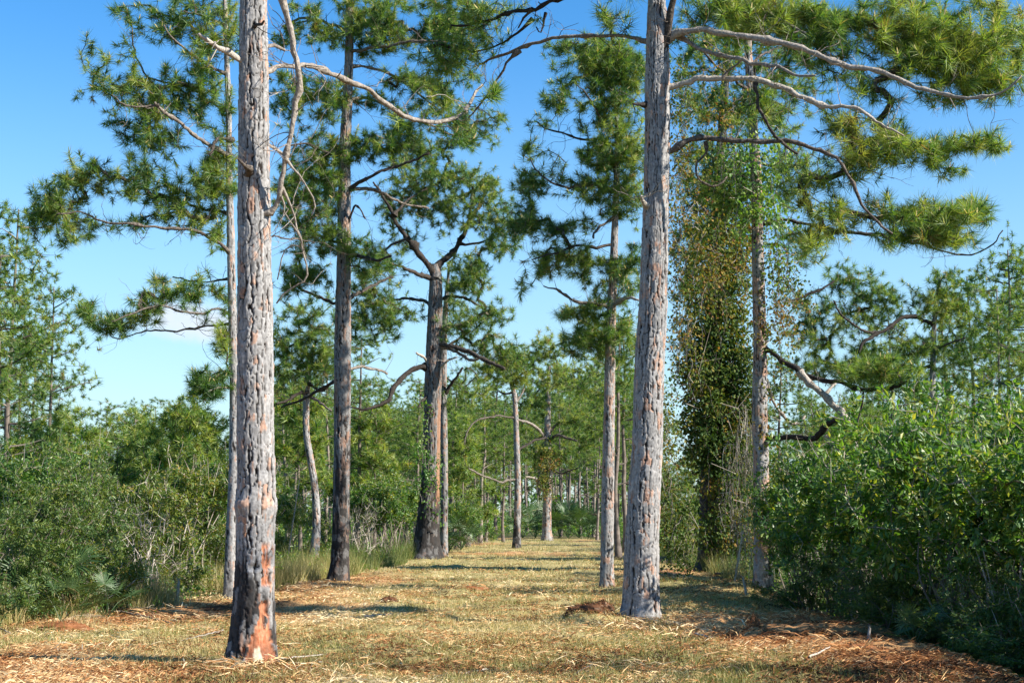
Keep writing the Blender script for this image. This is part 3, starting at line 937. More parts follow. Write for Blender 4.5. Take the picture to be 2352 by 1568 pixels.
def vine(label, d, blobs, seed, lmat, leaf=0.055, per=16, strands=1.0, tv=0.5, tvar=0.2, stint=(0.25, 0.8), around=None, name='climbing_vine', ratio=0.75, cat='vine', sway=0.10):
    """blobs as for crowns: hanging stems with leaves scattered round them."""
    rng = np.random.default_rng(seed)
    b = Bag(); lb = Bag()
    pts = []
    for bl in blobs:
        x, y, rx, ry, n = bl[:5]
        dep = max(0.25, rx / F * d * 0.9)
        P = blob_points([bl], d, rng)
        pts.append(P)
        ns = max(1, int(n * 0.35 * strands))
        for s in range(ns):
            st = P[rng.integers(0, len(P))].copy()
            top = zpix(y - ry, d); st[2] = min(top, st[2] + rng.uniform(0, ry / F * d))
            L = ry / F * d * rng.uniform(0.7, 2.0)
            k = max(4, int(L / 0.12))
            stp = rng.normal(size=(k, 3)) * sway * 0.25; stp[:, 2] = -L / k * rng.uniform(0.4, 1.5, k)
            w = st + np.cumsum(stp, 0)
            w = w[w[:, 2] > 0.05]
            if len(w) > 2:
                t = rng.uniform(*stint)
                r = rng.uniform(0.0035, 0.009)
                prisms(b, w[:-1], w[1:], np.full(len(w) - 1, r), np.full(len(w) - 1, r), 3, t)
                q = w[rng.random(len(w)) < 0.35]
                pts.append(q)
        # random crossing tendrils
        A = P[rng.integers(0, len(P), ns)]; B = A + rng.normal(size=(ns, 3)) * np.array([0.25, 0.25, 0.35])
        prisms(b, A, B, np.full(ns, 0.006), np.full(ns, 0.004), 3, rng.uniform(*stint, ns))
    P = np.vstack(pts)
    D = nrm(rng.normal(size=P.shape) + np.array([0, -0.2, -0.5]))
    tvv = np.clip(tv + (fbm(P[:, 0] * 1.3, P[:, 2] * 1.3, P[:, 1], seed, 2)[:, None] - 0.5) * 1.3, 0, 1)
    sprays(lb, P, D, per, leaf, rng, stem=0.40, ratio=ratio, spread=0.22, tv=tvv, tvar=tvar, droop=0.6)
    base = np.array([P[:, 0].mean(), P[:, 1].mean(), 0.0]); base[2] = gz(base[0], base[1])
    root = thing(name, label, cat, base)
    obj('vine_stems', b.mesh('vine_stems', [M_stem], base), root, kind='stuff')
    obj('leaves', lb.mesh('leaves', [lmat], base), root, kind='stuff')
    return root

# ------------------------------------------------------------------ reusable background pines
def pine_template(seed, H, z0, nl, Lm, nt, nn=34, nL=0.28, nw=0.026, R=0.15, bend=0.25, dead=5, tseg=10, clump=0.45, tv=0.5, bare=False):
    rng = np.random.default_rng(seed)
    b = Bag()
    k = 8
    zz = np.linspace(0, 1, k)
    cx_ = np.cumsum(rng.normal(size=k)) * bend * 0.25; cy_ = np.cumsum(rng.normal(size=k)) * bend * 0.25
    cx_ -= cx_[0]; cy_ -= cy_[0]
    tr = R * (1 - 0.8 * zz) * (1 + 0.35 * np.exp(-zz * H / 0.4))
    tp = np.stack([cx_, cy_, zz * H * 0.97 - 0.1, tr], 1)
    pr = smooth_path(tp, 0.35)
    tb = Bag()
    tube(tb, pr, tseg, rng.uniform(0.4, 0.6), 0, 0.10, rng)
    sk = [q[:3] for q in pr[int(len(pr) * 0.5):]]; pen = [1.6] * len(sk)
    T = []
    for i in range(nl + dead):
        isdead = i >= nl
        z = z0 + (H * 0.96 - z0) * ((i + rng.random()) / nl) if not isdead else rng.uniform(z0 * 0.45, z0 * 1.05)
        c = np.array([np.interp(z, tp[:, 2], tp[:, 0]), np.interp(z, tp[:, 2], tp[:, 1]), z])
        az = i * 2.4 + rng.random() * 1.2
        L = Lm * (1 - 0.65 * max(0, (z - z0)) / (H - z0)) * rng.uniform(0.55, 1.15) * (0.6 if isdead else 1)
        up = rng.uniform(-0.15, 0.35)
        dr = np.array([math.cos(az), math.sin(az), up]); sd = np.array([-dr[1], dr[0], 0]) * rng.normal() * 0.18
        lift = rng.uniform(0.1, 0.35)
        fn = lambda s: c + dr * L * s + sd * L * np.sin(s * 3) + np.array([0, 0, lift * L * s * s])
        pts = np.array([np.append(fn(s), R * 0.27 * (1 - 0.8 * s) + 0.006) for s in np.linspace(0, 1, 5)])
        q = smooth_path(pts, 0.3)
        tube(b, q, 4, rng.uniform(0.3, 0.75), 0)
        if isdead:
            continue
        for x in q[1:]:
            sk.append(x[:3]); pen.append(1.0)
        m = max(2, int(2.1 * nt / nl * rng.uniform(0.6, 1.4) * (L / Lm + 0.35)))
        for s in rng.uniform(0.35, 1.08, m):
            T.append(fn(s) + rng.normal(size=3) * np.array([clump, clump, clump * 0.65]) + np.array([0, 0, 0.12]))
    T = np.array(T)
    nodes, par, ends, n0, tip = grow(np.array(sk), T, rng, seg=0.3, trunk_pen=np.array(pen))
    twigs_from(b, nodes, par, n0, rng, r0=0.009, tint=(0.15, 0.5), rmax=0.035)
    nb = Bag()
    D = nrm(nrm(ends) * 0.7 + np.array([0, 0, 0.6]) + rng.normal(size=ends.shape) * 0.3)
    needles(nb, nodes[tip], D, nn, nL, nw, rng, tvar=np.clip(rng.normal(size=len(T)) * 0.14 + tv, 0, 1))
    return dict(H=H, trunk=tb.mesh('trunk', [M_farbark], smooth=True), limbs=b.mesh('limbs', [M_limb]), crown=nb.mesh('crown', [M_needle]),
                raw=(tb, b, nb))

def place_pine(T, x, y, H, label, rot, group=None, wide=1.0, name='pine_tree'):
    s = H / T['H']
    root = thing(name, label, 'tree', (x, y, gz(x, y)), group)
    root.rotation_euler = (0, 0, rot)
    w = s * wide
    root.scale = (w, w, s)
    obj('trunk', T['trunk'], root)
    obj('limbs', T['limbs'], root, kind='stuff')
    obj('crown', T['crown'], root, kind='stuff')
    return root

# ================================================================== THE PLACE
# mounds of earth at the feet of the nearer trees
for (px_, d_, h_, r_) in [(1470, 21.1, 0.10, 1.1), (1745, 29.0, 0.10, 1.2), (578, 15.3, 0.03, 0.5), (780, 33.5, 0.06, 1.0), (1395, 30.5, 0.05, 0.7), (985, 48, 0.06, 1.2),
                          (1330, 20.6, 0.10, 0.45), (895, 25.2, 0.09, 0.28), (1085, 29.5, 0.08, 0.4), (1725, 18.3, 0.10, 0.25), (700, 35.5, 0.08, 1.0)]:
    add_mound(xpix(px_, d_), d_, h_, r_)
build_ground()

# ------------------------------------------------------------------ nearer pines, traced limb by limb
def scar_left_pine(c, disp, RR, TH, ZZ, brk, fine, plate):
    fr = np.cos(TH); front = sstep(-0.05, 0.12, np.sin(TH))
    # (height, left, right) of the bare patch seen from the path
    zz = [0.0, 0.06, 0.2, 0.30, 0.40, 0.55, 0.68, 0.78, 0.80]
    lo = np.interp(ZZ, zz, [0.05, -0.12, -0.16, -0.02, 0.22, 0.36, 0.46, 0.54, 0.60])
    hi = np.interp(ZZ, zz, [0.99, 0.99, 0.97, 0.95, 0.92, 0.84, 0.74, 0.60, 0.58])
    w = (brk - 0.5) * 0.55 + (vnoise(TH * 9, ZZ * 22, 0, 45) - 0.5) * 0.25
    m = sstep(0, 0.07, fr - lo + w) * sstep(0, 0.07, hi - fr + w) * sstep(0.84, 0.78, ZZ + w * 0.2) * front
    z2 = sstep(0.86, 0.92, ZZ) * sstep(1.36, 1.28, ZZ)
    m2 = sstep(0, 0.08, fr - 0.52 + w * 0.7) * sstep(0, 0.08, 0.90 - fr + w * 0.7) * z2 * front * sstep(0.35, 0.55, brk + 0.1)
    kn = np.exp(-(((fr - 0.12) / 0.22) ** 2 + ((ZZ - 1.08) / 0.035) ** 2)) * front
    ora = np.stack([0.38 + fine * 0.3, 0.15 + fine * 0.2, 0.08 + fine * 0.14], -1)
    stripe = sstep(0.5, 0.75, vnoise(TH * 16, ZZ * 3.0, 0, 44))[..., None]
    ora = ora * (1 - 0.25 * stripe) + np.array([0.58, 0.33, 0.19]) * 0.25 * stripe
    mm = np.maximum(m, m2)[..., None]
    c = c * (1 - mm) + ora * mm
    cr = (sstep(0, 0.06, 0.18 - np.abs(fr - 0.42) + w * 0.4) * sstep(0, 0.02, 0.085 - np.abs(ZZ - 0.17) + w * 0.15) * front)[..., None]
    c = c * (1 - cr) + np.array([0.78, 0.68, 0.48]) * cr
    disp = disp * (1 - mm[..., 0] * 0.8) - mm[..., 0] * 0.022 + mm[..., 0] * (vnoise(TH * 14, ZZ * 5, 0, 46) - 0.5) * 0.012 - kn * 0.05 + 0.012 * np.exp(-((ZZ - 1.04) / 0.02) ** 2) * front * (fr > -0.2)
    # knotty whorl low on the stem
    k2 = np.exp(-(((fr + 0.55) / 0.25) ** 2 + ((ZZ - 1.74) / 0.07) ** 2)) * front
    disp = disp + k2 * 0.05 * brk + 0.02 * np.exp(-((ZZ - 1.72) / 0.10) ** 2)
    # long orange flake beside the knots
    fl = (sstep(0, 0.05, 0.09 - np.abs(fr + 0.38)) * sstep(0, 0.03, 0.12 - np.abs(ZZ - 1.50)) * front)[..., None] * 0.9
    c = c * (1 - fl) + np.array([0.40, 0.21, 0.12]) * fl
    return c, disp, RR

root_A = detailed_pine('thick pale pine nearest the camera with a bare orange scar at its foot', 15.4,
    [(576, 1530, 96), (580, 1450, 92), (585, 1300, 84), (588, 1150, 84), (588, 1060, 82), (586, 1000, 81), (586, 784, 78), (584, 500, 73), (583, 250, 67), (582, 60, 61), (583, -200, 54)],
    [dict(p=[(600, 490, 10), (622, 488, 15), (640, 455, 14), (646, 415, 13), (655, 360, 14), (665, 310, 15), (674, 245, 15), (680, 195, 15), (667, 150, 15), (655, 95, 15), (642, 40, 16), (625, -10, 17), (600, -70, 18)], dd=-0.6, dead=True, tint=0.78, d0=-0.1),
     dict(p=[(600, 164, 16), (625, 158, 15), (650, 152, 14), (700, 150, 13), (740, 159, 14), (784, 178, 14), (830, 198, 13), (865, 207, 12), (880, 223, 13), (920, 251, 12), (960, 272, 12), (1000, 284, 11), (1060, 286, 10), (1082, 262, 9), (1100, 235, 8), (1122, 207, 6)], dd=3.0, tint=0.72),
     dict(p=[(570, 145, 13), (545, 132, 12), (520, 118, 12), (500, 104, 12), (470, 92, 10), (446, 74, 9)], dd=-0.5, dead=True, tint=0.95, stubs=0.3),
     dict(p=[(583, 66, 7), (592, 62, 7), (606, 54, 6)], dd=-0.35, d0=-0.10, dead=True, tint=0.25),
     dict(p=[(574, 400, 18), (566, 388, 13), (552, 374, 8), (541, 362, 5)], dd=-0.4, d0=-0.12, dead=True, tint=0.4),
     dict(p=[(600, 110, 8), (630, 102, 8), (648, 112, 7)], dd=0.2, dead=True, tint=0.7),
     dict(p=[(655, 362, 6), (672, 385, 5), (690, 400, 5), (708, 425, 4), (722, 452, 4), (727, 478, 4), (716, 500, 3)], dd=0.3, d0=-0.3, dead=True, tint=0.8, stubs=0.25),
     dict(p=[(648, 430, 6), (668, 468, 5), (686, 515, 5), (696, 560, 5), (703, 600, 5), (694, 640, 4), (668, 655, 4), (640, 690, 3)], dd=0.5, d0=-0.2, dead=True, tint=0.75, stubs=0.3),
     dict(p=[(645, 450, 5), (652, 490, 4), (676, 530, 4), (690, 575, 3), (664, 560, 3), (640, 600, 3), (636, 640, 3)], dd=0.4, d0=-0.2, dead=True, tint=0.75, stubs=0.35),
     dict(p=[(600, 330, 7), (635, 338, 6), (655, 348, 6)], dd=0.2, dead=True, tint=0.75),
     dict(p=[(600, 552, 5), (650, 554, 4), (712, 560, 3)], dd=1.2, dead=True, tint=0.4),
     ],
    [(1130, 205, 10, 10, 2, 2.6), (1060, 300, 30, 20, 5, 2.6), (900, 265, 18, 12, 1, 2.0)],
    11, top=(15.5, 0.07), bark=dict(cw=0.048, ch=0.13, du=0.0075, dv=0.012, depth=0.016, custom=scar_left_pine, char=(1.0, 0.9, 0.92), flare=0.38, pink=0.16),
    crown_auto=(9.3, 15.3, 12, 2.6, 150), needle=dict(n=40))

root_B = detailed_pine('slim pale pine close behind the scarred one, its crown reaching left over the sky', 27.4,
    [(527, 1382, 25), (530, 1250, 24), (537, 1084, 22), (538, 900, 20), (536, 784, 20), (532, 650, 18), (530, 540, 17), (526, 400, 14), (525, 250, 12), (520, 120, 11), (517, 20, 9), (516, -60, 7)],
    [dict(p=[(532, 322, 9), (500, 318, 8), (478, 350, 7)], dd=-0.8, tint=0.35),
     dict(p=[(528, 360, 10), (490, 335, 10), (455, 312, 9), (430, 290, 9), (400, 267, 9), (368, 243, 9), (352, 226, 7)], dd=-1.6, tint=0.62),
     dict(p=[(366, 242, 6), (340, 246, 5), (290, 245, 5), (255, 225, 3)], dd=-0.3, d0=-1.5, tint=0.5),
     dict(p=[(530, 585, 10), (505, 560, 9), (475, 542, 8), (425, 524, 8), (350, 521, 7), (275, 508, 6), (225, 502, 5), (175, 482, 4), (120, 492, 4)], dd=-1.4, tint=0.45),
     dict(p=[(528, 490, 8), (480, 485, 6), (430, 470, 6), (380, 462, 5), (330, 450, 4)], dd=0.9, tint=0.3),
     dict(p=[(534, 724, 7), (500, 712, 6), (460, 722, 6), (410, 716, 5), (360, 702, 4), (300, 720, 4), (240, 742, 3)], dd=-0.7, tint=0.55),
     dict(p=[(534, 742, 6), (480, 748, 5), (425, 755, 5), (340, 762, 4), (300, 770, 3), (270, 782, 3), (240, 770, 3)], dd=0.6, tint=0.5, stubs=0.2),
     dict(p=[(532, 640, 6), (505, 645, 5), (480, 655, 4), (440, 650, 4), (400, 640, 3)], dd=0.5, tint=0.3),
     dict(p=[(522, 170, 8), (480, 150, 7), (440, 125, 6), (400, 90, 5), (380, 60, 4)], dd=-0.9, tint=0.5),
     dict(p=[(522, 255, 7), (470, 230, 6), (420, 200, 6), (370, 190, 5), (320, 170, 5), (295, 120, 4), (288, 50, 3)], dd=0.9, tint=0.45),
     dict(p=[(518, 60, 6), (470, 40, 5), (420, 30, 4)], dd=-0.4, tint=0.4),
     dict(p=[(534, 890, 5), (505, 886, 4), (480, 898, 3)], dd=-0.4, tint=0.85, dead=True),
     dict(p=[(534, 860, 6), (505, 850, 5), (480, 860, 4)], dd=0.4, tint=0.3)],
    [(285, 30, 26, 45, 12), (297, 120, 32, 50, 16), (232, 135, 32, 32, 11), (268, 215, 62, 50, 26), (335, 262, 55, 55, 28), (400, 50, 42, 48, 20), (440, 130, 65, 60, 26), (375, 205, 65, 45, 26),
     (480, 225, 45, 45, 18), (500, 60, 42, 60, 20), (505, 385, 40, 55, 22), (478, 425, 35, 38, 13), (150, 402, 52, 48, 30), (108, 475, 38, 25, 18), (155, 515, 55, 30, 18), (235, 430, 55, 40, 20),
     (318, 412, 50, 40, 14), (390, 440, 55, 36, 15), (440, 500, 45, 34, 11), (310, 505, 65, 18, 9), (195, 710, 18, 18, 7), (258, 742, 32, 18, 11), (320, 712, 42, 26, 11), (380, 672, 35, 32, 12),
     (450, 668, 45, 26, 11), (500, 695, 26, 26, 8), (482, 875, 36, 34, 18), (458, 862, 16, 26, 7), (508, 775, 14, 26, 7), (365, 320, 50, 25, 10), (500, 520, 25, 40, 8)],
    22, bark=dict(cw=0.06, ch=0.14, depth=0.011, du=0.016, dv=0.03, char=(0.2, 0.8, 0.5), pink=0.1), mul=1.35)

root_C = detailed_pine('tall straight pine with blackened base and orange bark flakes, left of the trail', 33.6,
    [(777, 1340, 42), (781, 1280, 38), (784, 1150, 36), (786, 1000, 36), (787, 784, 36), (790, 600, 31), (791, 450, 27), (792, 350, 25), (798, 230, 21), (802, 120, 18), (803, 20, 16), (804, -60, 14)],
    [dict(p=[(795, 440, 11), (830, 418, 10), (855, 402, 9), (890, 385, 8), (930, 372, 6), (980, 350, 5)], dd=-1.0, tint=0.3),
     dict(p=[(795, 436, 10), (830, 432, 9), (862, 436, 9), (895, 455, 8), (930, 470, 6), (980, 480, 5)], dd=1.4, tint=0.55),
     dict(p=[(788, 350, 9), (760, 355, 8), (735, 345, 7), (700, 330, 5), (660, 340, 4)], dd=-1.0, tint=0.3),
     dict(p=[(795, 230, 9), (830, 228, 8), (865, 238, 7), (900, 250, 6), (950, 275, 5), (1000, 300, 5), (1040, 320, 4)], dd=1.6, tint=0.55),
     dict(p=[(798, 200, 9), (760, 215, 7), (720, 200, 6), (680, 190, 5)], dd=1.2, tint=0.4),
     dict(p=[(800, 120, 9), (850, 105, 9), (910, 95, 8), (960, 88, 7), (1020, 92, 6)], dd=-1.2, tint=0.5),
     dict(p=[(800, 150, 8), (860, 160, 7), (930, 190, 6), (980, 230, 5), (1020, 260, 4)], dd=0.8, tint=0.6),
     dict(p=[(800, 70, 9), (750, 50, 7), (700, 40, 6), (655, 60, 5)], dd=0.6, tint=0.5),
     dict(p=[(788, 560, 9), (740, 548, 7), (700, 520, 6), (670, 500, 5)], dd=1.0, tint=0.35),
     dict(p=[(790, 590, 10), (830, 590, 8), (865, 600, 7), (900, 590, 5)], dd=-1.0, tint=0.3),
     dict(p=[(786, 700, 9), (750, 690, 8), (700, 670, 6), (670, 650, 5)], dd=1.3, tint=0.3),
     dict(p=[(788, 690, 10), (830, 668, 9), (870, 650, 7), (900, 640, 6)], dd=1.3, tint=0.35),
     dict(p=[(786, 870, 9), (750, 885, 8), (715, 905, 7), (690, 915, 6), (650, 930, 4)], dd=1.5, tint=0.25),
     dict(p=[(796, 850, 8), (830, 845, 7), (870, 852, 6), (890, 862, 5)], dd=1.0, dead=True, tint=0.7),
     dict(p=[(796, 520, 7), (812, 470, 5), (830, 500, 4)], dd=-0.5, dead=True, tint=0.3)],
    [(655, 45, 35, 45, 12), (700, 30, 45, 35, 13), (760, 55, 45, 55, 22), (700, 190, 45, 50, 18), (645, 130, 26, 50, 8), (770, 250, 42, 50, 20), (652, 250, 26, 35, 7), (720, 350, 42, 38, 14),
     (800, 345, 34, 45, 17), (672, 430, 38, 45, 14), (720, 420, 45, 45, 16), (770, 450, 38, 45, 15), (690, 500, 38, 34, 10), (740, 535, 42, 38, 15), (860, 55, 65, 50, 32), (930, 45, 70, 45, 32),
     (1000, 70, 62, 42, 26), (880, 135, 52, 34, 18), (960, 170, 55, 42, 22), (1010, 232, 45, 40, 18), (870, 300, 55, 40, 20), (930, 340, 55, 40, 22), (850, 240, 42, 28, 9), (720, 600, 55, 36, 17),
     (795, 600, 50, 42, 20), (855, 595, 52, 30, 16), (690, 640, 42, 34, 12), (1050, 160, 40, 45, 12), (1040, 40, 40, 40, 12)],
    33, top=(17.5, 0.04), crown_auto=(13.9, 17.2, 7, 2.0, 90), bark=dict(cw=0.07, ch=0.17, depth=0.018, du=0.014, dv=0.025, char=(2.6, 2.4, 0.94), tone=0.72, pink=0.42, flare=0.35), mul=2.2)

def split_wood(c, disp, RR, TH, ZZ, brk, fine, plate):
    fr = np.cos(TH); front = (np.sin(TH) > -0.3)
    m = (sstep(0, 0.12, fr - 0.62 + (brk - 0.5) * 0.3) * sstep(2.2, 2.8, ZZ + brk) * sstep(6.2, 5.6, ZZ + brk) * front)[..., None]
    rip = 0.6 + 0.8 * vnoise(TH * 30, ZZ * 1.2, 0, 91)[..., None]
    m = m * 0.75
    c = c * (1 - m) + np.array([0.30, 0.155, 0.085]) * rip * m
    return c, disp * (1 - 0.5 * m[..., 0]) - 0.05 * m[..., 0] * (rip[..., 0] - 0.6), RR

root_D = detailed_pine('stout old pine with swollen black foot, forked top and torn orange wood', 48.5,
    [(978, 1290, 66), (980, 1260, 60), (984, 1190, 50), (989, 1100, 42), (992, 1000, 38), (994, 900, 38), (997, 800, 36), (1000, 700, 31), (1001, 645, 27), (1000, 622, 20), (999, 606, 9)],
    [dict(p=[(1000, 640, 22), (988, 615, 17), (970, 590, 15), (950, 560, 14), (930, 538, 12), (915, 515, 10), (900, 480, 9), (880, 450, 7), (860, 420, 5)], dd=-1.2, tint=0.22),
     dict(p=[(1000, 645, 22), (1008, 608, 17), (1030, 588, 15), (1054, 558, 12), (1070, 530, 11), (1082, 500, 10), (1100, 470, 8), (1110, 430, 6)], dd=1.5, tint=0.22),
     dict(p=[(992, 640, 13), (960, 630, 11), (930, 615, 8), (890, 600, 5)], dd=-1.6, tint=0.3),
     dict(p=[(996, 790, 14), (1020, 792, 13), (1050, 798, 13), (1075, 808, 12), (1100, 818, 11), (1130, 836, 9), (1160, 850, 6)], dd=-1.5, tint=0.3),
     dict(p=[(1000, 795, 10), (1040, 805, 8), (1075, 828, 7), (1095, 822, 5)], dd=-0.8, dead=True, tint=0.6),
     dict(p=[(990, 842, 15), (965, 842, 15), (940, 852, 14), (918, 874, 13), (905, 895, 12), (895, 920, 10), (872, 932, 8), (840, 940, 6), (805, 930, 4)], dd=-1.8, tint=0.2),
     dict(p=[(990, 835, 7), (972, 822, 6), (955, 812, 5)], dd=-0.6, dead=True, tint=0.95),
     dict(p=[(1008, 845, 7), (1028, 826, 6), (1050, 818, 5)], dd=-0.6, dead=True, tint=0.95),
     dict(p=[(990, 700, 9), (960, 690, 8), (920, 690, 6), (880, 700, 5)], dd=1.0, tint=0.35),
     dict(p=[(1004, 690, 8), (1040, 680, 7), (1075, 690, 6), (1110, 710, 5)], dd=1.0, tint=0.35),
     dict(p=[(1004, 760, 8), (1050, 750, 7), (1090, 745, 5)], dd=1.6, tint=0.35),
     dict(p=[(992, 900, 6), (970, 918, 5), (960, 932, 4)], dd=-0.8, dead=True, tint=0.25),
     dict(p=[(940, 548, 8), (900, 560, 6), (860, 590, 5)], dd=0.6, d0=-0.8, tint=0.3),
     dict(p=[(1050, 560, 8), (1085, 560, 6), (1120, 550, 5), (1150, 520, 4)], dd=-0.6, d0=1.0, tint=0.3),
     dict(p=[(905, 495, 8), (950, 450, 6), (1000, 420, 5), (1050, 400, 4)], dd=1.0, d0=-1.0, tint=0.3)],
    [(1060, 300, 40, 45, 18), (1130, 315, 38, 42, 18), (1150, 370, 28, 42, 12), (1115, 420, 50, 42, 20), (990, 370, 60, 45, 26), (1040, 425, 62, 38, 22), (940, 430, 52, 34, 16), (960, 475, 52, 40, 18),
     (1110, 490, 45, 40, 17), (1160, 525, 34, 40, 14), (900, 500, 28, 35, 9), (865, 600, 45, 34, 14), (1085, 640, 32, 32, 14), (1060, 665, 30, 22, 8), (1085, 600, 30, 24, 7), (1135, 720, 30, 24, 10),
     (1060, 745, 45, 34, 13), (940, 560, 25, 25, 4), (870, 700, 50, 40, 18), (905, 740, 48, 34, 16), (840, 665, 38, 40, 13), (1040, 520, 30, 20, 4), (1150, 560, 25, 25, 6), (1160, 820, 45, 35, 16), (1110, 790, 35, 24, 9),
     (1020, 490, 40, 22, 6), (820, 745, 45, 36, 16)],
    44, bark=dict(cw=0.085, ch=0.2, depth=0.024, du=0.02, dv=0.04, char=(2.8, 2.4, 0.95), tone=0.6, custom=split_wood, flare=0.5, pink=0.3), needle=dict(n=38, L=0.25, w=0.012), mul=2.3, tw=dict(r0=0.009))

root_D2 = detailed_pine('grey pine standing directly behind the stout forked one', 52,
    [(1019, 1283, 19), (1020, 1200, 16), (1021, 1100, 15), (1019, 950, 15), (1018, 900, 15), (1020, 800, 14), (1024, 700, 10), (1029, 640, 6), (1032, 600, 3)],
    [dict(p=[(1020, 905, 8), (1045, 870, 7), (1065, 840, 5)], dd=-0.5, dead=True, tint=0.2),
     dict(p=[(1022, 800, 8), (1050, 780, 6), (1080, 760, 5)], dd=0.8, tint=0.3)],
    [(1060, 900, 40, 34, 12), (1090, 880, 32, 32, 10), (1030, 740, 36, 34, 10), (1080, 740, 40, 30, 11), (1034, 610, 34, 30, 10), (1050, 670, 34, 30, 9)],
    45, bark=dict(cw=0.08, ch=0.18, depth=0.015, du=0.03, dv=0.05, pink=0.3, tone=0.8), needle=dict(n=34, L=0.25, w=0.012), tw=dict(r0=0.009))

root_E = detailed_pine('leaning crooked pine with dark umbrella crown between the scarred pine and the flaky one', 43,
    [(719, 1306, 26), (722, 1270, 21), (727, 1210, 18), (724, 1130, 16), (714, 1060, 15), (704, 1000, 14), (703, 940, 14), (706, 880, 13), (708, 830, 10)],
    [dict(p=[(706, 900, 9), (680, 905, 8), (655, 920, 7), (630, 930, 5)], dd=-1.0, tint=0.2),
     dict(p=[(706, 880, 9), (730, 900, 7), (752, 885, 6), (772, 868, 5)], dd=-1.0, tint=0.2),
     dict(p=[(706, 860, 8), (670, 850, 7), (640, 862, 5)], dd=0.8, tint=0.25),
     dict(p=[(708, 850, 8), (735, 830, 6), (760, 810, 5)], dd=0.8, tint=0.25),
     dict(p=[(706, 905, 7), (735, 925, 6), (760, 940, 5)], dd=-0.6, dead=True, tint=0.55)],
    [(680, 760, 55, 42, 24), (742, 775, 45, 42, 20), (700, 830, 62, 34, 24), (660, 862, 38, 32, 12), (755, 840, 40, 34, 16), (648, 800, 30, 42, 12), (700, 720, 50, 34, 14)],
    55, bark=dict(cw=0.07, ch=0.15, depth=0.012, du=0.022, dv=0.04, pink=0.45, char=(-0.4, 0.8, 0.5)), needle=dict(n=36, L=0.24, w=0.011), mul=1.5, tint_shift=-0.08, tw=dict(r0=0.008))

root_F = detailed_pine('thin black footed pine with a long arching bare limb, far along the trail', 66,
    [(1186, 1261, 19), (1188, 1200, 16), (1189, 1100, 14), (1186, 1000, 12), (1183, 924, 11), (1180, 900, 10), (1172, 875, 6), (1166, 850, 4), (1168, 810, 2)],
    [dict(p=[(1184, 960, 5), (1149, 954, 4.5), (1125, 957, 4.5), (1104, 961, 4.5), (1088, 969, 4), (1076, 980, 3.5), (1069, 1000, 3), (1068, 1020, 2)], dd=-1.5, dead=True, tint=0.5),
     dict(p=[(1187, 1036, 6), (1205, 1024, 6), (1225, 1012, 5), (1249, 1004, 5)], dd=2.5, dead=True, tint=0.25),
     dict(p=[(1189, 1100, 5), (1170, 1100, 5), (1149, 1106, 5), (1125, 1096, 4.5), (1100, 1088, 5), (1076, 1072, 4)], dd=-1.5, dead=True, tint=0.6),
     dict(p=[(1186, 924, 6), (1200, 900, 5), (1206, 880, 3)], dd=0.4, dead=True, tint=0.6),
     dict(p=[(1182, 900, 6), (1160, 905, 5), (1140, 900, 4), (1135, 925, 3)], dd=-0.5, tint=0.3),
     dict(p=[(1178, 880, 6), (1200, 860, 5), (1225, 850, 4)], dd=-0.5, tint=0.3)],
    [(1160, 840, 45, 28, 18), (1200, 820, 50, 34, 24), (1240, 840, 45, 30, 18), (1150, 810, 30, 25, 10), (1120, 860, 30, 24, 7), (1260, 800, 42, 28, 12), (1175, 870, 35, 14, 8)],
    66, bark=dict(cw=0.09, ch=0.2, depth=0.014, du=0.035, dv=0.06, char=(1.2, 0.7, 0.95), pink=0.35, tone=0.95), needle=dict(n=34, L=0.27, w=0.016), mul=2.4, tint_shift=0.22, tw=dict(r0=0.011))

root_G = detailed_pine('broad far pine with a collar of tangled vine round its trunk', 84,
    [(1256, 1243, 24), (1256, 1200, 20), (1257, 1124, 18), (1258, 1060, 16), (1258, 1000, 15), (1258, 940, 13), (1259, 884, 10), (1262, 840, 6)],
    [dict(p=[(1256, 1010, 9), (1240, 990, 8), (1222, 975, 7), (1200, 965, 6), (1185, 960, 5)], dd=-2, dead=True, tint=0.7),
     dict(p=[(1258, 1014, 9), (1280, 1000, 7), (1300, 1005, 6), (1325, 1015, 4)], dd=-2, dead=True, tint=0.4),
     dict(p=[(1262, 990, 7), (1285, 970, 6), (1300, 955, 5), (1310, 930, 4)], dd=1, tint=0.4),
     dict(p=[(1256, 1116, 8), (1240, 1112, 8), (1225, 1098, 6), (1205, 1094, 5)], dd=-2, dead=True, tint=0.8),
     dict(p=[(1262, 1075, 6), (1290, 1088, 5), (1310, 1082, 4), (1330, 1075, 3)], dd=-1.5, dead=True, tint=0.35),
     dict(p=[(1256, 940, 7), (1235, 930, 6), (1215, 935, 5)], dd=1.5, tint=0.4),
     dict(p=[(1260, 900, 6), (1290, 880, 5), (1320, 890, 4)], dd=1.5, tint=0.4)],
    [(1235, 1040, 40, 28, 14), (1225, 930, 30, 26, 10), (1290, 880, 40, 32, 14), (1330, 870, 40, 34, 14), (1250, 860, 35, 28, 12), (1310, 960, 34, 26, 10), (1345, 1010, 26, 24, 7), (1290, 1040, 28, 20, 6), (1200, 985, 28, 18, 6), (1370, 930, 35, 30, 10)],
    77, bark=dict(cw=0.1, ch=0.2, depth=0.014, du=0.04, dv=0.07, pink=0.45, tone=0.95), needle=dict(n=32, L=0.30, w=0.02), mul=2.4, tint_shift=0.15, tw=dict(r0=0.012))

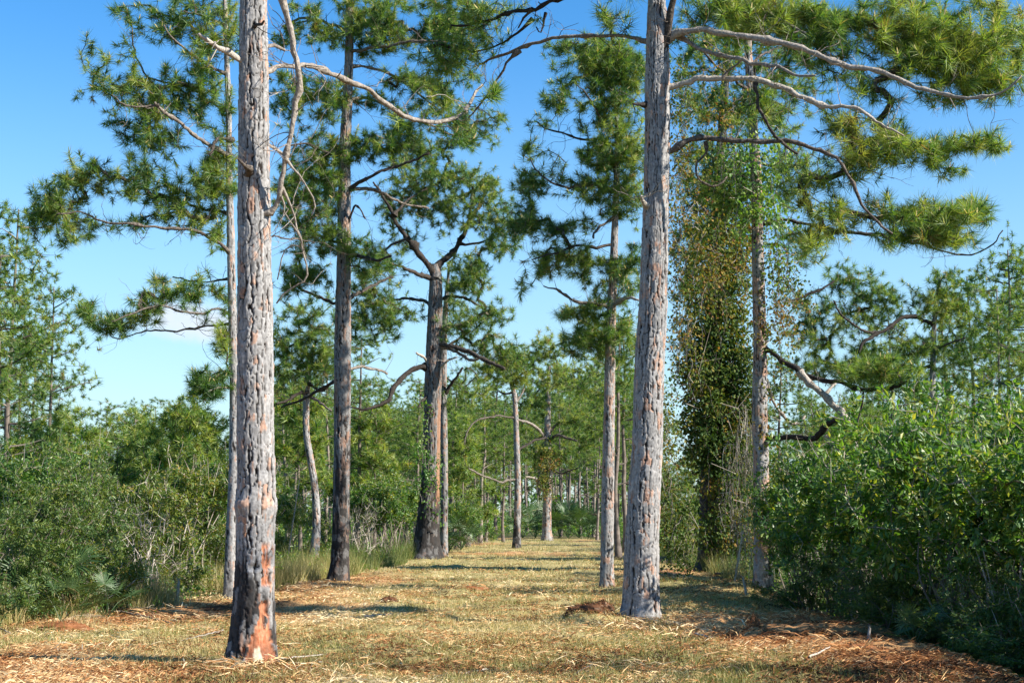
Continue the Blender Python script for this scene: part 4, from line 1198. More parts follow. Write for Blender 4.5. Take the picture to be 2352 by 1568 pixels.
root_H = detailed_pine('slender pale pine just left of the thick one on the right of the trail', 30.6,
    [(1394, 1358, 31), (1394, 1300, 28), (1396, 1134, 27), (1399, 950, 24), (1402, 784, 22), (1406, 680, 19), (1411, 550, 15), (1415, 450, 12), (1418, 360, 10), (1415, 260, 7), (1400, 180, 5)],
    [dict(p=[(1408, 700, 9), (1422, 692, 10), (1434, 686, 10), (1450, 684, 8), (1466, 688, 7)], dd=-0.8, dead=True, tint=0.85),
     dict(p=[(1404, 706, 9), (1370, 698, 8), (1324, 690, 7), (1300, 678, 6), (1279, 664, 5), (1250, 655, 3)], dd=-0.9, tint=0.5),
     dict(p=[(1412, 502, 7), (1385, 520, 6), (1367, 540, 6), (1366, 552, 5)], dd=-0.6, dead=True, tint=0.45),
     dict(p=[(1412, 560, 7), (1370, 570, 7), (1330, 568, 6), (1290, 580, 5), (1250, 590, 4), (1220, 600, 3)], dd=-0.8, tint=0.3),
     dict(p=[(1414, 440, 7), (1380, 425, 6), (1330, 428, 6), (1290, 425, 5), (1245, 400, 4), (1225, 370, 3)], dd=-1.0, tint=0.3),
     dict(p=[(1415, 420, 6), (1394, 332, 6), (1334, 322, 6), (1284, 306, 5), (1254, 298, 4), (1228, 280, 3)], dd=0.8, tint=0.3),
     dict(p=[(1412, 470, 7), (1440, 460, 6), (1470, 450, 5)], dd=0.9, tint=0.35),
     dict(p=[(1416, 300, 6), (1380, 270, 5), (1350, 220, 4), (1320, 190, 3)], dd=-0.7, tint=0.35),
     dict(p=[(1408, 220, 5), (1430, 200, 4), (1450, 180, 3)], dd=0.5, tint=0.35),
     dict(p=[(1405, 760, 7), (1430, 750, 5), (1450, 745, 4)], dd=1.0, tint=0.3)],
    [(1285, 150, 38, 40, 24), (1350, 130, 55, 36, 30), (1420, 130, 50, 36, 28), (1300, 200, 42, 45, 24), (1370, 190, 45, 40, 22), (1440, 190, 38, 45, 20), (1245, 272, 30, 20, 9), (1280, 245, 34, 34, 12),
     (1400, 270, 52, 42, 20), (1222, 345, 18, 20, 6), (1275, 362, 30, 24, 9), (1330, 372, 45, 34, 16), (1390, 362, 52, 38, 22), (1445, 345, 38, 42, 17), (1212, 420, 24, 20, 7), (1250, 400, 34, 34, 11),
     (1230, 500, 42, 34, 18), (1300, 450, 52, 38, 21), (1370, 445, 52, 42, 20), (1200, 530, 28, 26, 10), (1270, 530, 52, 34, 20), (1340, 520, 52, 38, 20), (1218, 602, 36, 28, 13), (1198, 650, 22, 24, 8),
     (1290, 592, 52, 28, 14), (1360, 600, 45, 42, 17), (1440, 620, 38, 52, 18), (1300, 722, 28, 14, 7), (1360, 705, 45, 32, 14), (1390, 775, 62, 40, 24), (1450, 450, 28, 50, 13), (1340, 770, 42, 34, 13), (1300, 250, 30, 24, 6)],
    88, bark=dict(cw=0.07, ch=0.17, depth=0.013, du=0.016, dv=0.026, pink=0.30, char=(0.0, 0.9, 0.6)), mul=2.3, needle=dict(n=44, L=0.21, w=0.009))

root_I = detailed_pine('thick pale pine on the right with long limbs spreading over the sky', 21.0,
    [(1471, 1436, 84), (1473, 1380, 78), (1475, 1234, 75), (1486, 1034, 67), (1490, 884, 65), (1495, 784, 65), (1500, 700, 62), (1504, 550, 58), (1509, 375, 56), (1510, 200, 56), (1510, 100, 50), (1508, 0, 38), (1506, -60, 36)],
    [dict(p=[(1515, 130, 26), (1530, 80, 20), (1540, 30, 18), (1548, -30, 15), (1560, -120, 12)], dd=-0.5, tint=0.3),
     dict(p=[(1515, 100, 20), (1545, 84, 18), (1570, 74, 17), (1600, 70, 16), (1624, 70, 16), (1694, 78, 16), (1769, 90, 17), (1834, 105, 16), (1889, 122, 15), (1939, 141, 14), (1994, 152, 14), (2044, 170, 13), (2099, 191, 12), (2149, 204, 11), (2200, 212, 9), (2244, 214, 8), (2294, 200, 6), (2338, 166, 4)], dd=-2.2, tint=0.82, stubs=0.06),
     dict(p=[(1560, 82, 12), (1600, 112, 11), (1644, 130, 11), (1679, 136, 10), (1734, 150, 9), (1784, 160, 8), (1834, 181, 7), (1870, 178, 5)], dd=-1.6, tint=0.7),
     dict(p=[(1515, 205, 20), (1545, 196, 17), (1575, 188, 16), (1605, 180, 16), (1634, 178, 15), (1669, 177, 15), (1734, 183, 14), (1789, 196, 14), (1839, 215, 13), (1889, 237, 12), (1949, 243, 10), (1994, 257, 8), (2020, 275, 7), (2044, 292, 5), (2090, 310, 4)], dd=-1.2, tint=0.95, stubs=0.06),
     dict(p=[(1736, 190, 8), (1749, 243, 8), (1764, 272, 7), (1779, 295, 7), (1814, 328, 7), (1840, 350, 6)], d0=-0.7, dd=-0.1, tint=0.3),
     dict(p=[(1515, 352, 15), (1545, 348, 13), (1570, 334, 14), (1604, 322, 14), (1659, 328, 13), (1719, 333, 12), (1769, 333, 12), (1814, 337, 12), (1854, 350, 10), (1894, 364, 10), (1915, 380, 9), (1929, 400, 9), (1954, 440, 9), (1979, 485, 8), (2009, 525, 7), (2044, 548, 6)], dd=-0.9, tint=0.45),
     dict(p=[(1500, 105, 14), (1475, 95, 12), (1450, 88, 10), (1424, 85, 9), (1390, 88, 9), (1359, 90, 9), (1320, 94, 9), (1284, 97, 9), (1240, 104, 9), (1200, 116, 9), (1170, 128, 8), (1134, 140, 7), (1100, 158, 5)], dd=1.6, tint=0.6, stubs=0.08),
     dict(p=[(1196, 116, 8), (1175, 136, 7), (1154, 162, 7), (1138, 182, 6), (1124, 205, 6), (1104, 238, 5), (1074, 272, 4), (1044, 320, 3)], d0=1.2, dd=0.5, tint=0.5),
     dict(p=[(1500, -70, 12), (1440, -60, 12), (1380, -30, 12), (1329, -2, 12), (1290, 14, 12), (1254, 26, 12), (1224, 43, 12), (1174, 53, 10), (1124, 66, 8), (1080, 78, 6), (1034, 78, 5)], dd=1.3, tint=0.12),
     dict(p=[(1224, 43, 8), (1200, 68, 7), (1170, 85, 6), (1125, 105, 5), (1070, 115, 4)], d0=0.9, dd=0.5, tint=0.2),
     dict(p=[(1254, 30, 5), (1246, 62, 5), (1240, 78, 4), (1228, 60, 3)], d0=0.8, dd=0.0, dead=True, tint=0.1),
     dict(p=[(1224, 20, 6), (1205, 40, 5), (1190, 60, 4)], d0=0.6, dd=0.2, dead=True, tint=0.3),
     dict(p=[(1492, 482, 16), (1480, 468, 11), (1468, 452, 8)], dd=-0.4, dead=True, tint=0.95),
     dict(p=[(1492, 242, 14), (1470, 240, 10), (1452, 240, 5)], dd=-0.3, dead=True, tint=0.15),
     dict(p=[(1640, 0, 9), (1690, 18, 9), (1750, 20, 9), (1775, 45, 9), (1800, 58, 8), (1850, 75, 6)], d0=0.6, dd=-1.0, tint=0.6),
     dict(p=[(1620, 325, 7), (1622, 350, 6), (1600, 375, 6), (1595, 400, 6), (1615, 420, 6), (1640, 424, 6), (1660, 400, 4)], d0=-0.1, dd=0.2, dead=True, tint=0.4),
     dict(p=[(1660, 180, 6), (1690, 152, 5), (1710, 130, 4)], d0=-0.4, dd=-0.2, dead=True, tint=0.6),
     ],
    [(1640, 20, 62, 45, 22), (1720, 20, 70, 42, 28), (1800, 30, 72, 45, 34), (1880, 50, 72, 50, 40), (1960, 60, 72, 55, 44), (2040, 55, 72, 55, 44), (2120, 75, 72, 55, 44), (2200, 65, 70, 55, 36),
     (2290, 62, 48, 42, 22), (2335, 100, 30, 55, 14), (2262, 145, 52, 45, 28), (2190, 130, 62, 45, 32), (2100, 140, 60, 34, 22), (2285, 185, 50, 34, 17), (2210, 190, 52, 26, 14), (2000, 195, 42, 26, 7),
     (1920, 150, 52, 30, 10), (2130, 225, 70, 16, 7), (1960, 290, 42, 32, 13), (2030, 310, 42, 34, 14), (2090, 335, 42, 28, 13), (2180, 342, 34, 26, 13), (2282, 322, 30, 20, 14), (2232, 332, 28, 18, 7),
     (2175, 378, 34, 22, 13), (2010, 352, 52, 28, 12), (1950, 375, 42, 32, 9), (1900, 295, 34, 34, 8), (1880, 440, 42, 42, 14), (1830, 420, 34, 34, 9), (1930, 500, 42, 34, 10), (2020, 480, 42, 26, 9),
     (2112, 492, 34, 26, 13), (2170, 500, 44, 28, 19), (2232, 480, 34, 22, 16), (2130, 535, 42, 20, 14), (2060, 535, 34, 22, 8), (1870, 540, 34, 34, 9), (2190, 545, 40, 15, 8), (1740, 240, 40, 30, 6),
     (1062, 105, 50, 40, 16, 1.5), (1112, 62, 42, 32, 11, 1.2), (1085, 12, 60, 26, 12, 1.2), (1200, 18, 30, 16, 3, 1.0), (1020, 150, 50, 32, 12, 1.6), (1140, 205, 12, 8, 1, 1.2), (1216, 38, 12, 12, 2, .9), (1388, 40, 14, 14, 2), (1420, 30, 30, 30, 3)],
    99, top=(15.8, 0.06), bark=dict(cw=0.056, ch=0.16, depth=0.019, du=0.009, dv=0.014, pink=0.18, char=(-0.3, 0.9, 0.7), flare=0.20), crown_auto=(9.4, 15.5, 10, 2.4, 120),
    needle=dict(n=52, L=0.24, w=0.0085), mul=1.05, tint_shift=0.10)

root_J = detailed_pine('pine draped with leafy vines, second from the right edge of the trail', 28.6,
    [(1752, 1364, 44), (1753, 1300, 40), (1748, 1084, 34), (1745, 934, 33), (1746, 784, 29), (1742, 650, 27), (1740, 550, 25), (1737, 420, 24), (1730, 300, 20), (1722, 180, 17), (1716, 60, 14), (1712, -60, 11)],
    [dict(p=[(1745, 518, 9), (1769, 514, 9), (1814, 511, 9), (1889, 522, 9), (1949, 538, 8), (2019, 546, 8), (2060, 556, 7), (2119, 570, 6), (2169, 588, 5), (2214, 590, 4), (2245, 580, 4), (2264, 568, 4), (2286, 536, 3)], dd=-1.6, tint=0.3, stubs=0.15, dead=True),
     dict(p=[(1752, 800, 10), (1775, 812, 12), (1800, 830, 13), (1834, 848, 14), (1852, 862, 13), (1879, 869, 12), (1929, 874, 11), (1969, 884, 11), (2019, 886, 10), (2059, 884, 9), (2085, 874, 7), (2098, 864, 4)], dd=-2.4, tint=0.15, stubs=0.15),
     dict(p=[(1836, 852, 14), (1860, 880, 15), (1890, 905, 17), (1915, 932, 18), (1940, 955, 18), (1958, 980, 16)], d0=-0.9, dd=-0.5, dead=True, tint=0.85),
     dict(p=[(1895, 905, 6), (1912, 892, 6), (1925, 878, 5)], d0=-1.1, dd=0.1, dead=True, tint=0.95),
     dict(p=[(1755, 1006, 12), (1785, 1007, 13), (1819, 1007, 14), (1850, 1012, 14), (1872, 1010, 15), (1888, 998, 15), (1900, 984, 14), (1915, 976, 14), (1935, 982, 10), (1945, 992, 7)], dd=-1.6, dead=True, tint=0.15),
     dict(p=[(1896, 1000, 8), (1915, 1020, 7), (1935, 1035, 5)], d0=-1.3, dd=-0.2, dead=True, tint=0.7),
     dict(p=[(1760, 870, 7), (1785, 930, 7), (1810, 962, 8), (1835, 976, 8), (1852, 968, 6), (1860, 955, 5)], dd=0.5, dead=True, tint=0.75),
     dict(p=[(1735, 260, 9), (1780, 240, 7), (1820, 270, 5)], dd=1.2, tint=0.4),
     dict(p=[(1725, 210, 9), (1680, 180, 7), (1640, 150, 6), (1610, 120, 4)], dd=-0.8, tint=0.4),
     dict(p=[(1738, 440, 9), (1690, 470, 7), (1640, 500, 6), (1600, 440, 4)], dd=1.6, tint=0.4),
     dict(p=[(1722, 150, 7), (1770, 120, 6), (1810, 110, 4)], dd=1.0, tint=0.4),
     dict(p=[(1760, 1180, 5), (1790, 1165, 5), (1830, 1138, 4), (1860, 1120, 3)], dd=-0.8, dead=True, tint=0.8, stubs=0.5)],
    [(1620, 130, 42, 50, 17), (1690, 150, 52, 50, 20), (1780, 215, 52, 50, 18), (1700, 262, 50, 50, 18), (1800, 285, 42, 34, 11), (1620, 400, 38, 50, 13), (1640, 520, 45, 50, 15), (1620, 240, 40, 40, 10),
     (1830, 120, 40, 40, 12), (1690, 440, 38, 42, 10), (1600, 600, 40, 60, 13), (1700, 60, 50, 50, 16), (2030, 842, 40, 26, 12, -2), (1970, 852, 40, 22, 10, -1.8), (2085, 850, 22, 18, 5, -2.3), (1950, 1000, 25, 25, 8, -1.6), (1990, 1010, 30, 20, 8, -1.6)],
    111, bark=dict(cw=0.08, ch=0.20, depth=0.017, du=0.018, dv=0.028, pink=0.5, char=(0.3, 0.9, 0.6)), mul=1.4)

root_K = detailed_pine('dark pine smothered in vines, left of the vine draped one', 40.5,
    [(1630, 1312, 56), (1632, 1250, 52), (1634, 1084, 48), (1636, 950, 44), (1636, 800, 38), (1640, 650, 28), (1645, 500, 24), (1655, 350, 20), (1665, 200, 16), (1672, 60, 12), (1675, -60, 8)],
    [dict(p=[(1630, 975, 9), (1608, 968, 9), (1590, 955, 7), (1575, 948, 5)], dd=-1, dead=True, tint=0.2),
     dict(p=[(1630, 1000, 8), (1600, 996, 7), (1570, 990, 6), (1548, 984, 4)], dd=-1, dead=True, tint=0.2),
     dict(p=[(1650, 1180, 8), (1680, 1150, 7), (1705, 1125, 5)], dd=-1.5, dead=True, tint=0.3),
     dict(p=[(1640, 620, 9), (1600, 640, 7), (1570, 680, 5)], dd=-1.0, tint=0.3),
     dict(p=[(1642, 560, 9), (1690, 590, 7), (1730, 620, 5)], dd=1.0, tint=0.3),
     dict(p=[(1655, 380, 9), (1610, 350, 7), (1570, 360, 5)], dd=1.0, tint=0.3),
     dict(p=[(1655, 400, 9), (1720, 370, 8), (1790, 390, 6), (1840, 380, 4)], dd=1.5, tint=0.3),
     dict(p=[(1662, 250, 8), (1740, 210, 7), (1800, 190, 5), (1850, 200, 4)], dd=1.5, tint=0.3),
     dict(p=[(1668, 140, 7), (1620, 110, 6), (1580, 100, 4)], dd=1.0, tint=0.3),
     dict(p=[(1650, 470, 8), (1720, 500, 7), (1800, 520, 6), (1850, 560, 4)], dd=2, tint=0.3)],
    [(1590, 80, 45, 50, 18), (1680, 80, 50, 50, 20), (1760, 110, 50, 45, 18), (1590, 200, 40, 50, 16), (1680, 190, 50, 50, 20), (1770, 200, 50, 50, 18), (1850, 210, 45, 40, 12), (1600, 330, 45, 50, 18), (1700, 310, 50, 50, 20),
     (1790, 350, 50, 40, 16), (1850, 380, 40, 35, 10), (1590, 450, 40, 50, 14), (1700, 420, 50, 50, 18), (1790, 450, 45, 45, 14), (1640, 540, 45, 40, 14), (1740, 530, 45, 40, 12), (1840, 560, 40, 40, 12), (1580, 540, 35, 45, 10),
     (1600, 700, 38, 50, 16), (1590, 620, 32, 42, 12), (1680, 620, 38, 50, 14), (1580, 800, 34, 42, 12), (1680, 380, 50, 50, 14), (1590, 870, 30, 26, 7), (1640, 460, 45, 40, 12)],
    122, bark=dict(cw=0.1, ch=0.22, depth=0.03, du=0.025, dv=0.045, pink=0.1, tone=0.55, char=(4, 3, 0.8)), needle=dict(n=36, L=0.24, w=0.011), tint_shift=-0.05, mul=1.3, tw=dict(r0=0.008))

root_L = detailed_pine('loose grey green pine behind the vine draped trees, one dark limb bent leftward', 46,
    [(2136, 1200, 17), (2138, 1050, 15), (2141, 930, 13), (2143, 820, 12), (2146, 740, 10), (2152, 680, 8), (2160, 640, 6)],
    [dict(p=[(2144, 745, 8), (2120, 735, 9), (2100, 725, 9), (2074, 728, 9), (2055, 742, 9), (2041, 751, 9), (2015, 763, 9), (1995, 775, 9), (1980, 790, 8), (1971, 812, 6)], dd=-1.2, tint=0.15),
     dict(p=[(2015, 764, 7), (1985, 760, 6), (1960, 745, 5), (1930, 720, 5), (1915, 690, 4)], d0=-0.8, dd=-0.4, tint=0.3),
     dict(p=[(2140, 840, 7), (2100, 845, 6), (2050, 852, 5), (2000, 860, 5), (1950, 868, 4)], dd=1.5, tint=0.3),
     dict(p=[(2142, 800, 7), (2180, 790, 5), (2220, 775, 4)], dd=-1.0, tint=0.4),
     dict(p=[(2148, 720, 6), (2180, 700, 5), (2210, 680, 4)], dd=0.8, tint=0.3),
     dict(p=[(1915, 645, 4), (1884, 662, 6), (1860, 670, 7), (1836, 680, 7), (1800, 690, 6)], d0=-0.5, dd=-0.5, tint=0.15)],
    [(1930, 640, 28, 28, 12), (1990, 660, 42, 32, 17), (2030, 692, 34, 34, 15), (1960, 722, 52, 34, 16), (1900, 722, 42, 42, 17), (1850, 765, 42, 34, 13), (2000, 805, 52, 42, 24), (1950, 850, 62, 34, 24),
     (2040, 845, 52, 32, 20), (1880, 850, 42, 34, 14), (2100, 880, 34, 34, 10), (2165, 640, 28, 20, 9), (2130, 690, 50, 28, 18), (2180, 678, 40, 22, 12), (2200, 722, 42, 34, 17), (2120, 792, 38, 28, 11),
     (2180, 800, 42, 34, 14), (1880, 800, 42, 34, 14), (2080, 800, 30, 24, 8), (1830, 700, 30, 26, 7)],
    133, bark=dict(cw=0.09, ch=0.2, depth=0.014, du=0.03, dv=0.06, pink=0.2), needle=dict(n=36, L=0.25, w=0.012), mul=1.5, tw=dict(r0=0.008))

# the vines on them
vine('bright green and yellow creeper cloaking the upper trunk of the draped pine', 28.0,
     [(1740, 390, 50, 50, 36), (1705, 430, 30, 60, 22), (1770, 440, 36, 60, 34), (1780, 510, 34, 50, 26), (1700, 340, 40, 34, 16), (1790, 590, 26, 40, 14), (1712, 500, 16, 50, 12), (1790, 370, 34, 40, 14)], 201, M_brightvine, leaf=0.085, per=7, tv=0.62, tvar=0.25, ratio=0.8)
vine('tawny vine curtain hanging between the thick pale pine and the dark one', 27.0,
     [(1556, 220, 16, 60, 34), (1556, 300, 16, 80, 44), (1566, 380, 16, 50, 24), (1575, 520, 34, 70, 60), (1590, 640, 40, 70, 60), (1570, 740, 32, 50, 40), (1650, 250, 44, 60, 26), (1640, 180, 50, 40, 20), (1590, 850, 30, 60, 24), (1640, 560, 30, 80, 40)], 202, M_vine, leaf=0.07, per=8, tv=0.42, tvar=0.2, strands=0.8, sway=0.25)
vine('brown and yellow vine trailing down the right side of the draped pine', 28.2,
     [(1795, 620, 34, 60, 60), (1805, 700, 34, 60, 50), (1775, 760, 24, 40, 24), (1810, 780, 36, 30, 16), (1775, 900, 16, 50, 12), (1775, 1050, 14, 80, 16), (1800, 880, 30, 30, 8)], 203, M_vine, leaf=0.07, per=8, tv=0.42, tvar=0.2, strands=0.7, sway=0.25)
vine('tangle of grey stems and dark leaves wrapped round the smothered pine', 39.5,
     [(1632, 860, 40, 60, 150), (1630, 960, 38, 70, 150), (1650, 1060, 44, 70, 120), (1640, 780, 44, 50, 110), (1665, 700, 44, 60, 100), (1685, 1160, 40, 90, 90), (1655, 1240, 38, 50, 60), (1690, 960, 40, 70, 150), (1690, 850, 40, 60, 120), (1645, 640, 44, 60, 80), (1680, 560, 44, 60, 80), (1600, 830, 24, 50, 40), (1660, 480, 50, 60, 60), (1690, 400, 44, 60, 40)], 204, M_vine, leaf=0.115, per=13, tv=0.22, tvar=0.2, strands=0.9, stint=(0.1, 0.75), sway=0.22)
vine('lit yellow green leaves clinging near the foot of the draped pine', 28.1,
     [(1772, 1180, 16, 26, 26), (1768, 1225, 16, 24, 24), (1790, 1260, 20, 20, 8), (1750, 1150, 22, 24, 10), (1800, 1300, 30, 26, 8)], 205, M_yellow, leaf=0.07, per=9, tv=0.62)
vine('yellowish vine column seen just past the right side of the thick pale pine', 33.0,
     [(1530, 1000, 12, 70, 34), (1534, 1120, 13, 70, 34), (1560, 1200, 26, 60, 40), (1545, 1260, 26, 40, 30), (1530, 900, 9, 40, 10)], 206, M_vine, leaf=0.08, per=12, tv=0.32, strands=0.8, sway=0.2)
vine('bare grey vine stems hanging between the two vine covered trunks', 33.5,
     [(1700, 1130, 28, 120, 34), (1705, 1000, 22, 80, 20), (1715, 1240, 26, 60, 20)], 207, M_vine, leaf=0.05, per=3, tv=0.55, strands=4.0, stint=(0.3, 1.0))
vine('green ivy climbing the left face of the stout forked pine', 48.0,
     [(972, 960, 8, 40, 14), (972, 1040, 9, 50, 20), (985, 1080, 14, 50, 18), (1000, 1130, 12, 50, 16), (970, 1120, 8, 40, 10)], 208, M_brightvine, leaf=0.11, per=6, tv=0.4, strands=0.6)
vine('brown vine collar matted round the broad far pine', 83.2,
     [(1256, 1060, 16, 30, 30), (1252, 1100, 17, 24, 30), (1244, 1085, 14, 18, 14)], 209, M_vine, leaf=0.13, per=10, tv=0.35)
vine('pale vine leaves on the slim far trunk left of the arching limb', 79.0,
     [(1071, 1110, 7, 60, 16), (1070, 1060, 7, 30, 7)], 210, M_yellow, leaf=0.14, per=6, tv=0.5)

# ------------------------------------------------------------------ background pines
rngB = np.random.default_rng(5)
TALL = [pine_template(300 + i, 14.0, 6.4 + 0.5 * (i % 3), 13, 2.7, 210 + 20 * i, R=0.15) for i in range(4)]
MIDT = [pine_template(320 + i, 12.0, 4.0 + 0.5 * i, 14, 2.3, 210, R=0.12, dead=7) for i in range(3)]
YOUNG = [pine_template(340 + i, 5.0, 1.0, 16, 1.35, 190, R=0.06, nL=0.26, clump=0.24, bend=0.1, dead=0, tv=0.62) for i in range(2)]

named = [  # frame x, distance, frame y of the top, template, label
    (14, 43, 452, TALL[0], 'tallest of the dark pines on the far left edge'),
    (-30, 40, 520, TALL[1], 'pine partly cut off by the left edge of the view'),
    (46, 50, 700, MIDT[0], 'slim dark pine second from the left edge'),
    (106, 49, 640, MIDT[1], 'slim pine with open crown standing against the sky on the left'),
    (112, 38, 962, YOUNG[0], 'bright young pine poking above the shrubs at the left'),
    (156, 40, 946, YOUNG[1], 'pointed young light green pine above the left shrubs'),
    (200, 42, 992, YOUNG[0], 'small bushy young pine right of the pointed young one'),
    (60, 36, 985, YOUNG[1], 'young pine low behind the shrubs near the left edge'),
    (247, 62, 918, MIDT[2], 'small dark pine alone on the left skyline'),
    (310, 66, 930, TALL[2], 'dark round crowned pine beside the lone skyline pine'),
    (350, 74, 922, MIDT[0], 'spreading pine in the middle of the left skyline clump'),
    (410, 58, 905, TALL[3], 'full green pine forming the top of the left skyline clump'),
    (442, 54, 930, MIDT[1], 'green pine at the right shoulder of the left skyline clump'),
    (482, 62, 985, YOUNG[0], 'low pine just left of the slim pale trunk'),
    (664, 66, 840, TALL[1], 'pine with bare lower trunk behind the scarred trunk'),
    (746, 62, 800, MIDT[2], 'pine with short grey trunk left of the flaky barked one'),
    (819, 58, 760, TALL[0], 'pine close behind and right of the flaky barked trunk'),
    (884, 68, 880, MIDT[1], 'grey forked looking pine in the shade mid left'),
    (957, 64, 860, TALL[3], 'pale thin pine just left of the stout forked one'),
    (1046, 74, 850, TALL[2], 'slim pine right of the stout forked one'),
    (1071, 80, 900, MIDT[0], 'thin vine dressed pine on the left side of the far trail'),
    (1103, 78, 880, TALL[1], 'first of the cluster of pines at the left of the trail end'),
    (1116, 80, 940, MIDT[2], 'second pine of the cluster at the left of the trail end'),
    (1139, 86, 870, TALL[0], 'thickest pine of the cluster at the left of the trail end'),
    (1156, 80, 905, MIDT[1], 'rightmost pine of the cluster at the left of the trail end'),
    (1371, 84, 960, MIDT[0], 'small thin pine by the palmettos at the right end of the trail'),
    (1420, 52, 700, TALL[2], 'pine with reddish foot hidden behind the slender right pine'),
    (1437, 56, 740, TALL[3], 'straight pale pine seen between the slender and thick right pines'),
    (2251, 54, 612, TALL[0], 'straight pine with bare pale trunk toward the right edge'),
    (2338, 48, 552, TALL[2], 'dark heavy pine at the right edge of the view'),
    (2400, 52, 560, TALL[1], 'pine partly cut off by the right edge of the view'),
    (2060, 66, 700, TALL[3], 'hazy pine behind the loose grey green one'),
    (2405, 33, 560, TALL[0], 'dark needled pine leaning into the view at the right edge'),
    (2318, 46, 640, MIDT[0], 'full crowned pine just inside the right edge'),
    (2185, 58, 690, TALL[3], 'tall pine between the loose pine and the bare straight one'),
    (-18, 34, 560, TALL[3], 'dense pine at the very left edge of the view'),
    (70, 58, 770, TALL[0], 'pine filling the crown gap near the left edge'),
    (385, 46, 940, YOUNG[0], 'round topped young pine in the left skyline clump'),
    (432, 43, 912, YOUNG[1], 'tall bushy young pine topping the left skyline clump'),
    (474, 46, 948, YOUNG[0], 'bushy young pine just left of the slim pale trunk'),
    (310, 50, 945, YOUNG[1], 'dark bushy young pine below the left skyline'),
    (268, 47, 975, YOUNG[0], 'small bushy pine low on the left skyline'),
    (690, 56, 880, YOUNG[1], 'bushy pine behind the leaning crooked trunk'),
    (860, 58, 930, YOUNG[0], 'bushy young pine behind the bright bushes left of the forked one'),
    (1060, 70, 960, YOUNG[1], 'bushy young pine beyond the green bush right of the forked one'),
    (2005, 72, 860, MIDT[1], 'short pine low between the bent limb and the bushes'),
    (1862, 70, 900, MIDT[2], 'distant pine seen past the fallen bare limb'),
    (1955, 62, 930, YOUNG[1], 'young pine over the right shrubs under the bare limb'),
    (1800, 66, 800, TALL[2], 'pine in the gap right of the vine draped trunk'),
    (1590, 78, 1040, YOUNG[0], 'little pine in the sky gap right of the thick pale trunk'),
]
for (x, d, yt, T, lab) in named:
    X = xpix(x, d)
    H = zpix(yt, d)
    place_pine(T, X, d, H, lab, rngB.random() * 6.28, wide=min(1.25, max(0.9, 0.75 * T['H'] / H)) if T not in YOUNG else 1.0)

skx = [-700, 100, 540, 640, 1000, 1100, 1300, 1450, 1530, 1620, 1750, 1850, 2000, 2352, 3000]
sky_ = [960, 1000, 985, 850, 880, 850, 800, 830, 1030, 1020, 930, 900, 850, 860, 850]
LAND = [(-50, 'left edge of the view'), (247, 'lone skyline pine'), (410, 'left skyline clump'), (585, 'near scarred trunk'), (716, 'leaning crooked trunk'), (786, 'flaky barked trunk'), (994, 'stout forked trunk'), (1103, 'trail end cluster'),
        (1187, 'arching limbed trunk'), (1257, 'vine collared trunk'), (1400, 'slender right trunk'), (1490, 'thick right trunk'), (1636, 'smothered trunk'), (1748, 'draped trunk'), (1950, 'fallen bare limb'), (2141, 'loose grey green pine'),
        (2251, 'bare straight pine'), (2338, 'dark heavy pine')]
def far_label(x, d, H):
    how = ('very distant ' if d > 140 else 'distant ') + ('short' if H < 8.5 else 'tall' if H > 13 else 'slim')
    if x < LAND[0][0]:
        w = 'hidden just outside the left edge of the view'
    elif x > LAND[-1][0]:
        w = 'at the far right, beyond the dark heavy pine'
    else:
        i = max(k for k in range(len(LAND)) if LAND[k][0] <= x)
        w = 'between the %s and the %s' % (LAND[i][1], LAND[min(i + 1, len(LAND) - 1)][1])
    j = 0 if x < LAND[0][0] else max(k for k in range(len(LAND)) if LAND[k][0] <= x)
    grp = 'far pines on the left skyline' if j < 3 else 'far pines filling the wood left of the trail' if j < 7 else 'far pines beyond the end of the trail' if j < 11 else 'far pines behind the right shrubs'
    return how + ' pine ' + w, grp
cnt = 0
tries = 0
spots = []
while cnt < 190 and tries < 6000:
    tries += 1
    d = 62 + 130 * rngB.random() ** 0.8
    x = rngB.uniform(-350, 2700)
    if cnt < 100:
        x = rngB.uniform(620, 1520) if cnt < 90 else x
        d = 92 + 110 * rngB.random() ** 0.8 if 1060 < x < 1450 else d
    X = xpix(x, d)
    if d < 92 and -3.0 < X < 7.5:
        continue
    if any((X - a) ** 2 + (d - b) ** 2 < 2.2 for a, b in spots):
        continue
    ys = np.interp(x, skx, sky_) + rngB.uniform(-5, 130)
    H = min(16.5, zpix(ys, d))
    if H < 4.5:
        continue
    spots.append((X, d))
    T = (TALL + MIDT)[rngB.integers(0, 7)]
    grp = 'far pines filling the wood behind the trail'
    lab, grp = far_label(x, d, H)
    place_pine(T, X, d, H, lab, rngB.random() * 6.28, grp, wide=float(np.clip(0.8 * T['H'] / H, 0.75, 1.15)))
    cnt += 1

